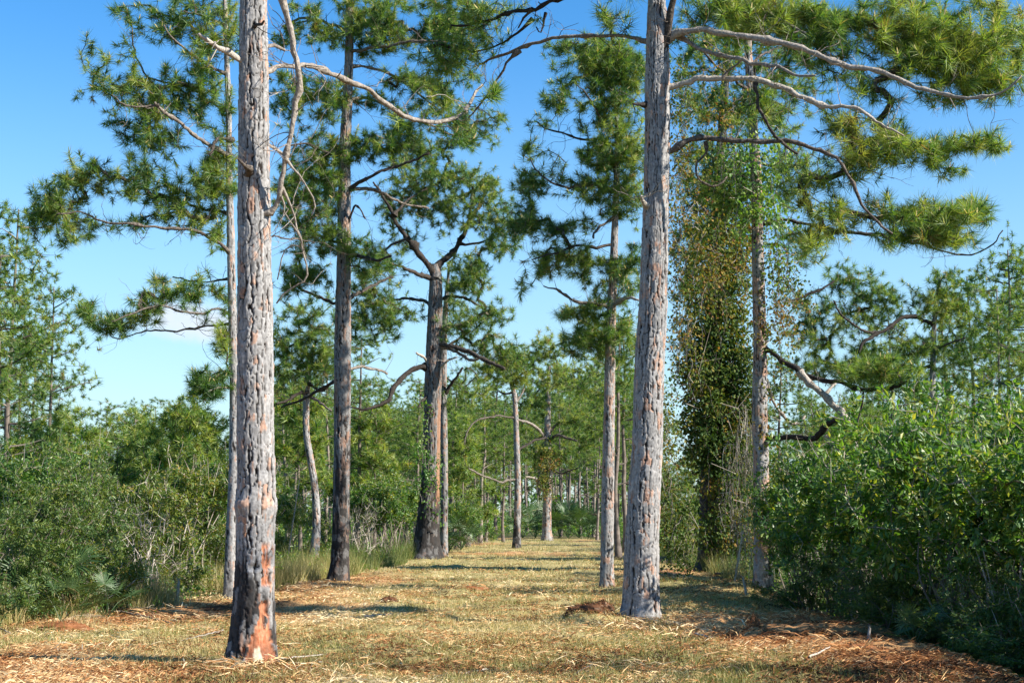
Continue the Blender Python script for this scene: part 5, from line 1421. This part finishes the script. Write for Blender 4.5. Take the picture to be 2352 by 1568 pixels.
# still farther wood that reads as one mass
def far_wood():
    rng = np.random.default_rng(71)
    lows = [pine_template(360 + i, 13.0, (5.0, 1.0)[i], 10, 2.6, 60, nn=14, nL=0.55, nw=0.09, R=0.15, dead=2, tseg=4) for i in range(2)]
    tv, tt, tq, col = [], [], [], []
    trunkbag, crownbag = Bag(), Bag()
    for k in range(420):
        d = rng.uniform(170, 330); x = rng.uniform(-500, 2850)
        X = xpix(x, d)
        ys = np.interp(x, skx, sky_) + rng.uniform(20, 150)
        H = min(16, zpix(ys, d))
        if H < 5:
            continue
        T = lows[k % 2]; s = H / 13.0
        a = rng.random() * 6.28; ca, sa = math.cos(a) * s, math.sin(a) * s
        for src, dst in ((T['raw'][0], trunkbag), (T['raw'][2], crownbag)):
            V = np.vstack(src.V)
            W = np.stack([V[:, 0] * ca - V[:, 1] * sa + X, V[:, 0] * sa + V[:, 1] * ca + d, V[:, 2] * s], 1)
            dst.add(W, np.vstack(src.T) if src.T else None, np.vstack(src.Q) if src.Q else None, np.concatenate(src.t))
    crownbag2 = Bag()
    m = mesh_from('distant_pine_wood', np.vstack([np.vstack(trunkbag.V), np.vstack(crownbag.V)]),
                  np.vstack([np.vstack(trunkbag.T), np.vstack(crownbag.T) + trunkbag.n]), np.vstack(trunkbag.Q), [M_farbark, M_needle],
                  np.concatenate([np.zeros(sum(len(t) for t in trunkbag.T)), np.ones(sum(len(t) for t in crownbag.T)), np.zeros(sum(len(q) for q in trunkbag.Q))]),
                  {'tint': np.concatenate(trunkbag.t + crownbag.t)})
    o = obj('distant_pine_wood', m, kind='stuff', label='hazy mass of pine trunks and crowns closing off the horizon')
    o['category'] = 'wood'
far_wood()

# ------------------------------------------------------------------ shrubs
rs = np.random.default_rng(9)
S_dark = [shrub_meshes(400 + i, 2.5, 1.35, 460, 34, 0.072, M_fine, (0.1, 0.45), tv=0.62, tvar=0.22, bare=0.10, ratio=0.34, nlobe=15, low=0.0) for i in range(2)]
S_gloss = [shrub_meshes(410 + i, 2.8, 1.4, 400, 20, 0.098, M_glossy, (0.2, 0.9), tv=0.55, tvar=0.25, ratio=0.45, nlobe=17, low=0.36, nst=20) for i in range(3)]
S_yel = [shrub_meshes(420 + i, 2.4, 1.2, 330, 26, 0.070, M_yellow, (0.4, 1.0), tv=0.52, tvar=0.2, ratio=0.45, nlobe=10, low=0.0, bare=0.2) for i in range(2)]
S_low = [shrub_meshes(430 + i, 1.1, 0.9, 190, 20, 0.075, M_glossy, (0.2, 0.6), tv=0.60, nst=8, nlobe=7, low=0.0) for i in range(2)]
S_bare = [shrub_meshes(440, 1.6, 1.0, 150, 3, 0.05, M_yellow, (0.4, 1.0), tv=0.5, bare=0.9, nst=14)]

def shrub_at(x, d, ytop, T, label, name='shrub', group=None, k=1.0):
    X = xpix(x, d)
    H = zpix(ytop, d) - gz(X, d)
    s = H / T[2]
    place_shrub(name, T, X, d, H, label, rs.random() * 6.28, group, sxy=max(0.7, min(1.25, s)) * k)

for a in [
    (-50, 19.6, 1150, S_dark[0], 'dark fine leaved shrub cut off by the left edge, nearest the camera'),
    (35, 22.0, 1085, S_dark[1], 'dense dark shrub at the left edge behind the palmetto skirt'),
    (140, 22.6, 1100, S_dark[0], 'dark shrub overhanging the dead palmetto fronds'),
    (235, 24.0, 1120, S_yel[0], 'yellow green shrub with pale forked twigs, left side'),
    (70, 26.5, 1040, S_gloss[1], 'tall dark shrub behind the left edge ones'),
    (180, 27.5, 1035, S_dark[1], 'tall bluish green shrub in the middle of the left thicket'),
    (285, 27.5, 1090, S_yel[1], 'shrub left of the yellow leaved ones'),
    (345, 26.5, 1150, S_bare[0], 'leafless grey shrub between dark and yellow ones', ),
    (385, 28.0, 1110, S_yel[0], 'yellow green shrub with pale stems, left of the slim trunk'),
    (450, 29.5, 1045, S_yel[1], 'tallest yellowing shrub left of the slim trunk'),
    (330, 31.0, 1060, S_yel[0], 'yellow green shrub rising behind the dark ones'),
    (505, 30.5, 1080, S_yel[0], 'yellow flecked shrub touching the slim trunk'),
    (420, 35.0, 1050, S_gloss[1], 'green shrub behind the tallest yellowing one'),
    (250, 33.0, 1040, S_dark[1], 'far dark shrub between the thicket and the skyline pines'),
    (110, 33.0, 1020, S_gloss[0], 'green shrub below the young pines'),
    (0, 31.0, 1030, S_dark[0], 'dark shrub beneath the tall left edge pines'),
    (500, 38.0, 1080, S_gloss[2], 'green shrub seen left of the scarred pine, farther off'),
    (640, 46.0, 1150, S_yel[1], 'pale shrub right behind the scarred pine'),
    (668, 52.0, 1120, S_gloss[0], 'green shrub left of the leaning pine'),
    (745, 50.0, 1130, S_yel[0], 'thin pale shrub between leaning and flaky pines'),
    (835, 48.0, 1150, S_bare[0], 'grey twiggy bush right of the flaky barked pine'),
    (845, 52.0, 1105, S_gloss[1], 'bright bush right of the flaky barked pine'),
    (890, 51.0, 1085, S_gloss[2], 'large bright green bush left of the stout forked pine'),
    (935, 54.0, 1110, S_gloss[0], 'bright bush against the left of the stout forked pine'),
    (800, 60.0, 1060, S_gloss[1], 'tall green bush behind the flaky barked pine'),
    (1045, 62.0, 1140, S_gloss[2], 'green bush just right of the stout forked pine'),
    (1075, 68.0, 1160, S_gloss[0], 'green bush along the left of the far trail'),
    (1100, 74.0, 1185, S_low[1], 'low bush at the left corner of the trail end'),
    # right thicket
    (1850, 27.0, 1075, S_gloss[0], 'glossy shrub just right of the draped pine'),
    (1925, 25.5, 1060, S_gloss[1], 'glossy green shrub below the fallen bare limb'),
    (2010, 23.5, 990, S_gloss[2], 'leafy shrub rising to the tips of the bent black limb'),
    (2100, 22.0, 990, S_gloss[0], 'tall glossy shrub in the middle of the right thicket'),
    (2200, 20.5, 930, S_gloss[1], 'tall glossy shrub below the bare straight pine trunk'),
    (2300, 19.5, 1010, S_gloss[2], 'large glossy shrub near the right edge with yellow lower leaves'),
    (2395, 18.0, 960, S_gloss[0], 'glossy shrub cut off by the right edge'),
    (2330, 24.0, 890, S_gloss[1], 'shrub at the back of the right thicket near the edge'),
    (2225, 27.5, 900, S_gloss[2], 'rear shrub of the right thicket below the dark heavy pine'),
    (2110, 29.5, 930, S_gloss[0], 'rear shrub of the right thicket below the loose pine'),
    (1990, 32.0, 985, S_gloss[1], 'rear shrub beyond the fallen limb'),
    (1870, 35.0, 1020, S_gloss[2], 'farthest shrub of the right thicket by the draped pine'),
    (1845, 23.6, 1235, S_dark[0], 'low shaded shrub at the left foot of the right thicket'),
    (2030, 20.5, 1270, S_dark[1], 'shaded dark shrub in the ditch under the thicket'),
    (2330, 17.6, 1290, S_dark[1], 'black shaded shrub low at the right side'),
    (1570, 44.0, 1150, S_yel[1], 'yellowish bush right behind the thick pale pine'),
    (1600, 52.0, 1120, S_gloss[1], 'green bush left of the smothered pine'),
    (1690, 50.0, 1110, S_gloss[0], 'bush between the two vine covered trunks'),
    (1790, 46.0, 1090, S_gloss[2], 'bush beyond the draped pine on its right'),
    (1445, 60.0, 1190, S_low[0], 'low bush glimpsed between slender and thick right pines'),
]:
    shrub_at(*a)
for (X, Y, H, k_, lab) in [(6.3, 24.5, 1.5, 0, 'dark shrub inside the right thicket, farthest up the ditch'), (6.5, 22.3, 1.5, 1, 'dark shrub inside the right thicket below the middle shrubs'),
        (6.2, 20.2, 1.4, 0, 'dark shrub inside the thicket under the tallest glossy ones'), (6.4, 18.4, 1.4, 1, 'dark shrub in the shade near the right edge'),
        (6.1, 16.8, 1.3, 0, 'dark shrub at the right edge, low in the ditch'), (7.4, 23.0, 1.7, 1, 'dark shrub deep behind the right thicket stems'), (7.6, 20.5, 1.7, 0, 'dark shrub at the back of the shaded right side')]:
    place_shrub('shrub', S_dark[k_], X, Y, H, lab, rs.random() * 6.28, sxy=1.0)
for k in range(9):  # tall unseen shrub row, added to darken the lower right thicket
    place_shrub('shrub', S_gloss[k % 3], 10.2 + 0.5 * (k % 2), 7.0 + 1.7 * k, 4.2 + 0.3 * (k % 3), 'tall unseen shrub added beyond the right edge to shade the thicket', rs.random() * 6.28, 'shade shrubs outside the right edge')
# unseen shrubs carry the thicket towards the camera, added to shade its foot
for k, (X, Y, H) in enumerate([(7.6, 15.5, 3.0), (8.6, 13.2, 3.1), (7.9, 11.0, 2.7), (9.4, 10.0, 3.1), (8.3, 8.4, 2.6), (9.9, 7.2, 3.0), (8.9, 17.0, 3.2), (9.8, 14.6, 3.3), (9.6, 19.0, 3.3), (7.0, 12.6, 2.1), (7.3, 9.4, 1.9)]):
    place_shrub('shrub', S_gloss[k % 3], X + 0.6, Y, H * 1.0, 'tall unseen shrub added beyond the right edge to shade the thicket', rs.random() * 6.28, 'shade shrubs outside the right edge')

# sapling and dead twigs
for a in [(1372, 40, 1120, S_low[0])]:
    pass

M_ = None
FRONDS.extend([palmetto_frond_mesh(500), palmetto_frond_mesh(501, 0.6, 24, 0.8), palmetto_frond_mesh(502, 0.5, 20, 0.6), palmetto_frond_mesh(503, 0.5, 16, 0.5, M_deadfrond)])
pal = [(85, 22.2, 1.1, 'palmetto with upright blades at the left edge of the thicket', 0),
       (150, 21.6, 0.7, 'palmetto with a skirt of dead hanging fronds', 4),
       (185, 21.0, 0.55, 'withered palmetto at the front of the dead fronds', 7),
       (252, 23.0, 0.62, 'palmetto fan lit by the sun under the left thicket', 0),
       (300, 24.2, 0.6, 'low palmetto bent over the straw, left side', 1),
       (225, 25, 0.8, 'palmetto half hidden behind the sunlit fan', 0),
       (5, 20.0, 0.6, 'palmetto cut off by the left edge near the ground', 1),
       (1200, 90, 1.7, 'palmetto left of the vine collared pine at the trail end', 0),
       (1230, 93, 1.9, 'palmetto directly left of the foot of the broad far pine', 0),
       (1285, 92, 2.0, 'palmetto directly right of the foot of the broad far pine', 0),
       (1305, 90, 2.0, 'bright palmetto across the end of the trail', 0),
       (1330, 91, 2.0, 'palmetto in the middle of the clump closing the trail', 0),
       (1352, 90, 1.8, 'palmetto near the right end of the clump closing the trail', 0),
       (1372, 92, 1.5, 'last palmetto on the right of the clump closing the trail', 0),
       (1030, 58, 1.3, 'palmetto on the left verge beyond the stout forked pine', 0),
       (1060, 61, 1.2, 'small palmetto on the left verge of the far trail', 0),
       (2090, 17.6, 0.45, 'shaded palmetto farther up the ditch', 0)]
for i, (x, d, s, lab, dead) in enumerate(pal):
    palmetto(xpix(x, d), d, s, lab, 600 + i, n=13 if d > 50 else 10, dead=dead)

# ------------------------------------------------------------------ undergrowth, grass, straw (stuff)
def undergrowth():
    rng = np.random.default_rng(81)
    n = 7500
    Y = 24 + 150 * rng.random(n) ** 1.5
    x = rng.uniform(-200, 2560, n)
    X = (x - CX) / F * Y
    l, r = trail_edges(Y)
    pad = np.where(Y < 45, 0.2, 0.0)
    keep = ((X < l - pad) | (X > r + 0.3 + pad) | (Y > 96)) & ~((Y > 88) & (Y < 96) & (X > -2) & (X < 6))
    X, Y = X[keep], Y[keep]
    Z = ground_h(X, Y)
    H = rng.uniform(0.15, 0.55, len(X)) * (1 + 0.9 * sstep(45, 90, Y) * rng.random(len(X)) + 2.6 * sstep(92, 110, Y) * rng.random(len(X))) * (0.4 + 0.9 * vnoise(X * 0.3, Y * 0.2, 0, 6))
    P = []; 
    bg = Bag()
    sc = np.clip(Y / 45, 0.8, 3.0)
    for lo, hi, sz, k in ((0, 50, 0.09, 16), (50, 90, 0.16, 12), (90, 400, 0.26, 9)):
        m = (Y >= lo) & (Y < hi)
        for rep in range(3):
            q = np.stack([X[m] + rng.normal(size=m.sum()) * 0.35, Y[m] + rng.normal(size=m.sum()) * 0.35, Z[m] + H[m] * rng.uniform(0.3, 1.1, m.sum())], 1)
            D = nrm(rng.normal(size=q.shape) * 0.6 + np.array([0, 0, 0.9]))
            sprays(bg, q, D, k, sz, rng, stem=0.35, tv=0.35 + 0.6 * vnoise(q[:, :1] * 0.4, q[:, 1:2] * 0.3, 0, 3), tvar=0.15, spread=0.15, ratio=0.4)
    n = 1500
    Y2 = rng.uniform(165, 250, n); X2 = rng.uniform(-0.42, 0.42, n) * Y2
    q = np.stack([X2, Y2, rng.random(n) ** 1.5 * 4.5], 1)
    sprays(bg, q, nrm(rng.normal(size=q.shape) + np.array([0, 0, 0.5])), 9, 0.85, rng, stem=1.2, tv=0.3, tvar=0.2, spread=0.7, ratio=0.5)
    o = obj('undergrowth', bg.mesh('undergrowth', [M_glossy]), kind='stuff', label='low green undergrowth covering the woodland floor')
undergrowth()

def in_view_xy(n, rng, y0, y1, pw):
    u = rng.random(n)
    Y = (y0 ** (1 - pw) + u * (y1 ** (1 - pw) - y0 ** (1 - pw))) ** (1 / (1 - pw))
    X = rng.uniform(-0.40, 0.40, n) * Y
    return X, Y

def straw():
    rng = np.random.default_rng(91)
    X, Y = in_view_xy(280000, rng, 12.3, 70, 2.0)
    l, r = trail_edges(Y)
    g = grass_mask(X, Y)
    wob = (fbm(X * 0.8, Y * 0.8, 0, 41, 2) - 0.5) * 1.6
    pr = sstep(-1.4, 0.3, X - l + wob) * sstep(-0.9, 0.3, r - X) * (1 - 0.30 * g) * sstep(0.22, 0.55, fbm(X * 1.1, Y * 0.9, 0, 51, 2) + 0.1)
    k = rng.random(len(X)) < pr
    X, Y = X[k], Y[k]
    n = len(X)
    Z = ground_h(X, Y)
    a = rng.normal(size=n) * 0.8 + (rng.random(n) < 0.3) * rng.uniform(0, 3, n)
    L = rng.uniform(0.03, 0.12, n) * np.where(rng.random(n) < 0.06, 2.2, 1.0)
    w = rng.uniform(0.002, 0.0055, n) * (1 + (Y > 25) * 0.8) * np.where(rng.random(n) < 0.04, 2.0, 1)
    dv = np.stack([np.cos(a), np.sin(a), rng.normal(size=n) * 0.28 + np.where(rng.random(n) < 0.05, 0.8, 0)], 1)
    dv = nrm(dv)
    sd = nrm(np.cross(dv, np.array([0, 0, 1.0]) + rng.normal(size=(n, 3)) * 0.5))
    c = np.stack([X, Y, Z + rng.uniform(0.004, 0.035, n) + np.abs(dv[:, 2]) * L * 0.3], 1)
    md = c + np.array([0, 0, 1]) * (rng.random((n, 1)) * 0.012)
    V = np.stack([c - dv * L[:, None] / 2, md + sd * w[:, None], c + dv * L[:, None] / 2, md - sd * w[:, None]], 1).reshape(-1, 3)
    b = np.arange(n)[:, None] * 4
    T = np.concatenate([b + [0, 1, 2], b + [0, 2, 3]], 1).reshape(-1, 3)
    patch = fbm(X * 0.7, Y * 0.5, 0, 33, 2)
    t = np.clip(0.60 + 1.3 * (patch - 0.5) + rng.normal(size=n) * 0.22 - 0.20 * sstep(0.5, 3.5, X) - 0.10 * sstep(19, 14, Y), 0, 1)
    bg = Bag(); bg.add(V, T, None, np.repeat(t, 4))
    obj('straw_and_wood_chips', bg.mesh('straw_and_wood_chips', [M_straw]), kind='stuff', label='loose pine straw, grass stalks and shredded wood covering the trail')
straw()

def stalk_heaps():
    rng = np.random.default_rng(95)
    bg = Bag()
    spots = [(740, 1350, 1.1, 200), (690, 1362, 0.8, 120), (880, 1420, 0.5, 70), (1560, 1460, 0.7, 200), (1500, 1452, 0.5, 160), (1650, 1478, 0.7, 120), (400, 1420, 0.9, 160), (330, 1405, 0.7, 120), (640, 1480, 0.5, 60),
             (260, 1490, 0.8, 90), (1300, 1410, 0.5, 60), (1250, 1520, 0.7, 80), (1430, 1540, 0.6, 90), (1700, 1530, 0.7, 120), (1850, 1500, 0.7, 110), (1980, 1530, 0.6, 90), (1050, 1500, 0.6, 60), (800, 1545, 0.7, 100), (540, 1545, 0.35, 150),
             (480, 1550, 0.5, 90), (610, 1542, 0.4, 150), (1465, 1446, 0.35, 160), (1390, 1450, 0.4, 140), (1760, 1385, 0.5, 120), (1850, 1420, 0.5, 100), (1760, 1440, 0.6, 120), (150, 1460, 0.7, 90), (1000, 1330, 0.8, 70), (1200, 1380, 0.8, 70)]
    for (x, y, rad, n) in spots:
        dg = gdist(y); x0 = xpix(x, dg)
        X = x0 + rng.normal(size=n) * rad * 0.5; Y = dg + rng.normal(size=n) * rad * 0.5
        Z = ground_h(X, Y) + rng.random(n) ** 2 * 0.07 + 0.01
        c = np.stack([X, Y, Z], 1)
        a = rng.uniform(0, 6.28) + rng.normal(size=n) * 0.8
        L = rng.uniform(0.10, 0.42, n) * rng.uniform(0.5, 1.0); w = rng.uniform(0.003, 0.008, n)
        dv = nrm(np.stack([np.cos(a), np.sin(a) * 0.7, rng.normal(size=n) * 0.22], 1))
        sd = nrm(np.cross(dv, np.array([0, 0, 1.0]) + rng.normal(size=(n, 3)) * 0.4)) * w[:, None]
        bend = np.array([0, 0, 1.0]) * (rng.random((n, 1)) * 0.04)
        p0, p1, p2 = c - dv * L[:, None] / 2, c + bend, c + dv * L[:, None] / 2
        V = np.stack([p0 - sd, p0 + sd, p1 + sd, p1 - sd, p2], 1).reshape(-1, 3)
        b = np.arange(n)[:, None] * 5
        T = np.concatenate([b + [0, 1, 2], b + [0, 2, 3], b + [3, 2, 4]], 1).reshape(-1, 3)
        bg.add(V, T, None, np.repeat(np.clip(rng.normal(size=n) * 0.2 + 0.75 - 0.25 * (x > 1600), 0, 1), 5))
    obj('loose_stalks', bg.mesh('loose_stalks', [M_straw]), kind='stuff', label='bleached grass stalks lying in loose heaps on the trail')
stalk_heaps()

def grass_blades():
    rng = np.random.default_rng(92)
    bg = Bag()
    # short turf on the trail
    X, Y = in_view_xy(520000, rng, 13, 88, 1.9)
    l, r = trail_edges(Y)
    g = grass_mask(X, Y) * (0.25 + 0.75 * sstep(0.35, 0.6, fbm(X * 2.4, Y * 1.6, 0, 14, 2)))
    k = (rng.random(len(X)) < g) & (X > l - 0.5) & (X < r)
    X, Y = X[k], Y[k]; n = len(X)
    hgt = rng.uniform(0.03, 0.12, n) * (0.8 + 0.5 * vnoise(X * 2, Y * 2, 0, 4)) * (1 + 0.5 * sstep(30, 60, Y))
    def blades(X, Y, hgt, w, tt, lean=0.55):
        n = len(X)
        Z = ground_h(X, Y)
        c = np.stack([X, Y, Z - 0.005], 1)
        d = np.stack([rng.normal(size=n) * lean, rng.normal(size=n) * lean, np.ones(n)], 1)
        sd = nrm(np.cross(d, rng.normal(size=(n, 3)))) * w[:, None]
        V = np.stack([c - sd, c + sd, c + nrm(d) * hgt[:, None]], 1).reshape(-1, 3)
        bg.add(V, np.arange(n * 3).reshape(-1, 3), None, np.repeat(np.clip(tt, 0, 1), 3))
    tt = 0.64 + rng.normal(size=n) * 0.20 + 0.5 * (fbm(X * 0.5, Y * 0.4, 0, 15, 2) - 0.5) - 0.10 * sstep(30, 60, Y)
    blades(X, Y, hgt, rng.uniform(0.002, 0.004, n) * (1 + Y / 40), tt)
    obj('trail_grass', bg.mesh('trail_grass', [M_grass]), kind='stuff', label='short yellow green turf growing along the trail')
    # tall dry grass along the feet of the shrubs
    bg = Bag()
    n = 110000
    Y = rng.uniform(19, 60, n); side = rng.random(n) < 0.75
    l, r = trail_edges(Y)
    X = np.where(side, l - np.abs(rng.normal(size=n)) * 1.3 + 0.35, r + np.abs(rng.normal(size=n)) * 0.5 + 0.1)
    den = sstep(0.42, 0.62, fbm(X * 1.2, Y * 0.9, 0, 19, 2) + 0.06)
    k = (rng.random(n) < den) & ~((~side) & (Y < 33))
    X, Y = X[k], Y[k]; n = len(X)
    hgt = rng.uniform(0.15, 0.80, n) * (0.45 + 0.9 * vnoise(X * 1.3, Y * 1.3, 0, 23))
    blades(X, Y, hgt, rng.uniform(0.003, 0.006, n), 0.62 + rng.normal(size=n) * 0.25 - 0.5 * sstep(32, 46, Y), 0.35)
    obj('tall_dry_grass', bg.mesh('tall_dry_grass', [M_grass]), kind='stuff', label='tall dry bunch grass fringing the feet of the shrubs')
    # a clump of straw coloured grass beside the slender pine, thin weeds elsewhere
    def tuft(x, d, h, n, rad, tone, label, cat='grass tuft'):
        nonlocal bg
        bg = Bag()
        X0 = xpix(x, d)
        X = X0 + rng.normal(size=n) * rad; Y = d + rng.normal(size=n) * rad
        blades(X, Y, rng.uniform(0.4, 1.0, n) * h, np.full(n, 0.0045), tone + rng.normal(size=n) * 0.15, 0.3)
        o = obj('grass_tuft', bg.mesh('grass_tuft', [M_grass], (X0, d, gz(X0, d))), loc=(X0, d, gz(X0, d)))
        o['label'] = label; o['category'] = cat
        return o
    tuft(1418, 24.5, 0.42, 90, 0.08, 0.95, 'straw coloured grass tuft between the two right hand pines')
    tuft(1343, 24.8, 0.34, 50, 0.07, 0.35, 'thin green weed tuft left of the thick right pine')
    tuft(415, 25.6, 0.40, 120, 0.10, 0.95, 'pale dry grass tuft at the foot of the yellow green shrubs')
    tuft(352, 18.0, 0.22, 60, 0.06, 0.9, 'small dry tuft on the open mulch left of the scarred pine')
    tuft(150, 16.2, 0.10, 30, 0.05, 0.35, 'tiny green tuft on the bare ground at lower left')
    tuft(205, 20.4, 0.35, 130, 0.14, 0.95, 'bleached leaf tuft below the dead palmetto fronds')
    tuft(110, 19.4, 0.30, 60, 0.10, 0.3, 'green sprout at the bottom of the left edge shrubs')
grass_blades()

# ------------------------------------------------------------------ small things on the ground
def clod(x, d, sx, sy, sz, col, label, seed, cat='clod', name='earth_clod', spikes=120):
    rng = np.random.default_rng(seed)
    b = Bag()
    nu, nv = 28, 14
    th = np.linspace(0, 2 * math.pi, nu, endpoint=False); ph = np.linspace(0.0, math.pi * 0.55, nv)
    TH, PH = np.meshgrid(th, ph)
    q = np.stack([np.cos(TH) * np.sin(PH), np.sin(TH) * np.sin(PH), np.cos(PH)], -1)
    rr = 0.62 + 0.75 * fbm(q[..., 0] * 2.6 + seed, q[..., 1] * 2.6, q[..., 2] * 2.6, seed, 4)
    V = (q * rr[..., None] * np.array([sx, sy, sz])).reshape(-1, 3)
    i = np.arange(nv - 1)[:, None] * nu; j = np.arange(nu)[None]; k = (j + 1) % nu
    Q = np.stack([i + j, i + nu + j, i + nu + k, i + k], -1).reshape(-1, 4)
    b.add(V, None, Q, col * 0.8 + 0.10 * rng.random(nv * nu))
    ii = rng.integers(0, len(V), spikes)
    A = V[ii]; D = nrm(A + rng.normal(size=A.shape) * max(sx, sz) * 0.8)
    L = rng.uniform(0.02, 0.09, (spikes, 1)); sd = nrm(np.cross(D, rng.normal(size=A.shape))) * 0.004
    W = np.stack([A - sd, A + sd, A + D * L], 1).reshape(-1, 3)
    b.add(W, np.arange(spikes * 3).reshape(-1, 3), None, np.repeat(np.clip(col + rng.normal(size=spikes) * 0.25, 0, 1), 3))
    X = xpix(x, d)
    o = obj(name, b.mesh(name, [M_straw]), loc=(X, d, gz(X, d) - 0.02))
    o['label'] = label; o['category'] = cat

clod(1725, 18.6, 0.10, 0.09, 0.20, 0.22, 'upright reddish root clod on the mulch at lower right', 701, spikes=260)
clod(895, 25.2, 0.17, 0.13, 0.09, 0.05, 'small dark earth clod on the grass left of centre', 702)
clod(1085, 29.5, 0.30, 0.18, 0.07, 0.25, 'reddish brown scuffed clod in the middle of the trail', 703)
clod(1385, 22.3, 0.20, 0.18, 0.24, 0.08, 'dark root clod just left of the thick right pine', 704, spikes=240)
clod(1350, 20.8, 0.36, 0.22, 0.16, 0.03, 'heap of blackened debris before the thick right pine', 705, spikes=420, cat='debris heap', name='debris_heap')
clod(1560, 18.4, 0.16, 0.12, 0.10, 0.15, 'brown clod on the mulch below the thick right pine', 706)
clod(510, 24.6, 0.36, 0.16, 0.10, 0.04, 'dark clod beside the foot of the slim pale pine', 707)
clod(350, 23.0, 0.22, 0.14, 0.08, 0.06, 'small dark clod on the straw below the left shrubs', 708)
clod(1835, 19.4, 0.14, 0.12, 0.16, 0.28, 'rust coloured tuft of roots near the shadow edge', 709, spikes=220)
clod(1660, 17.0, 0.30, 0.16, 0.10, 0.25, 'low orange mulch heap at lower right', 710, spikes=260)
clod(1960, 16.2, 0.26, 0.16, 0.10, 0.28, 'orange mulch heap close to the shaded ditch', 711, spikes=260)
clod(1210, 22.0, 0.26, 0.14, 0.06, 0.2, 'flat brown mulch clump left of the debris heap', 712)
clod(1025, 15.2, 0.12, 0.09, 0.06, 0.03, 'little black clod at the bottom centre', 713)
clod(165, 20.0, 0.40, 0.30, 0.16, 0.22, 'rusty earth bank under the dead palmetto fronds', 714, spikes=200)
clod(650, 34.8, 0.55, 0.25, 0.16, 0.02, 'charred log remains in the shade by the blackened pine', 715, spikes=200, cat='charred log', name='charred_log')
clod(1480, 19.0, 0.22, 0.12, 0.07, 0.7, 'heap of bleached stalks before the thick right pine', 716, spikes=500)

def stick(pts, d, r, tint, label, dd=0.0, seed=0, name='fallen_stick'):
    rng = np.random.default_rng(seed)
    P = []
    for (x, yy) in pts:
        dg = gdist(yy)
        X = xpix(x, dg)
        P.append([X, dg, gz(X, dg) + r + 0.02 + rng.random() * 0.02, r])
    P = np.array(P); P[-1, 3] *= 0.4
    b = Bag(); pr = smooth_path(P, 0.08)
    pr[:, :3] += rng.normal(size=(len(pr), 3)) * 0.004
    tube(b, pr, 6, tint, 0, 0.3, rng)
    o = pr[0, :3].copy()
    ob = obj(name, b.mesh(name, [M_limb], o, smooth=True), loc=o)
    ob['label'] = label; ob['category'] = 'stick'
stick([(632, 1523), (700, 1510), (765, 1498)], 15, 0.012, 1.0, 'pale thin stick on the mulch right of the scarred pine', seed=1)
stick([(738, 1530), (790, 1516), (850, 1508)], 15, 0.010, 0.9, 'pale curved stick at the bottom, right of the scarred pine', seed=2)
stick([(0, 1447), (40, 1465)], 15, 0.016, 0.9, 'short pale stick at the left edge of the ground', seed=3)
stick([(280, 1408), (340, 1418), (400, 1436)], 15, 0.018, 0.7, 'bent stick below the left palmettos', seed=4)
stick([(840, 1421), (905, 1420)], 15, 0.022, 1.0, 'whitish stick on the grass left of centre', seed=5)
stick([(1590, 1470), (1660, 1490)], 15, 0.014, 1.0, 'pale stick before the thick right pine', seed=6)
stick([(1850, 1545), (1900, 1528)], 15, 0.014, 0.95, 'pale stick at the lower right', seed=7)
stick([(1640, 1321), (1690, 1330), (1710, 1342)], 15, 0.03, 0.35, 'dark root lying between the vine covered pines', seed=8)
stick([(520, 1462), (420, 1478)], 15, 0.010, 0.8, 'thin twig lying left of the scarred pine', seed=9)
stick([(1120, 1538), (1060, 1552)], 15, 0.010, 1.0, 'thin pale twig at the bottom centre', seed=10)

def stake(x, d, h, lean, r, tint, label, seed, name='broken_stem'):
    rng = np.random.default_rng(seed)
    X = xpix(x, d); z = gz(X, d)
    pts = np.array([[0, 0, -0.05, r * 1.1], [lean * 0.5, 0, h * 0.5, r], [lean, 0.02, h, r * 0.8]])
    b = Bag(); pr = smooth_path(pts, 0.06); tube(b, pr, 7, tint, 0, 0.3, rng)
    t = pr[-1, :3]
    for k in range(4):
        v = np.array([rng.normal() * 0.3, rng.normal() * 0.3, 1.0])
        prisms(b, t[None], (t + v * r * rng.uniform(1, 3))[None], np.array([r * 0.4]), np.array([0.001]), 3, tint)
    o = obj(name, b.mesh(name, [M_limb]), loc=(X, d, z)); o['label'] = label; o['category'] = 'stem'
stake(1712, 26.6, 0.34, -0.06, 0.026, 0.95, 'short pale broken stem left of the foot of the draped pine', 1)
stake(412, 25.8, 0.42, 0.02, 0.03, 0.95, 'broken pale stump stem among dry grass at left', 2)
stake(1985, 17.4, 0.16, 0.03, 0.02, 0.8, 'tiny broken stem at the edge of the shaded ditch', 3)
stake(660, 44.0, 2.6, 0.35, 0.02, 0.85, 'thin grey bare sapling between scarred and leaning pines', 4, 'bare_sapling')
stake(1683, 33.0, 1.3, 0.25, 0.022, 0.95, 'pale bare stem leaning between the vine covered pines', 5, 'bare_sapling')

# unseen pine added for its shadow across the foreground, crownless to keep ground lit
sn = place_pine(TALL[0], 12.4, 10.4, 13.0, 'bare pine added outside the right edge of the view for its shadow', 1.0, name='shadow_snag')
for ch in list(sn.children):
    if ch.name.startswith('crown'):
        bpy.data.objects.remove(ch)
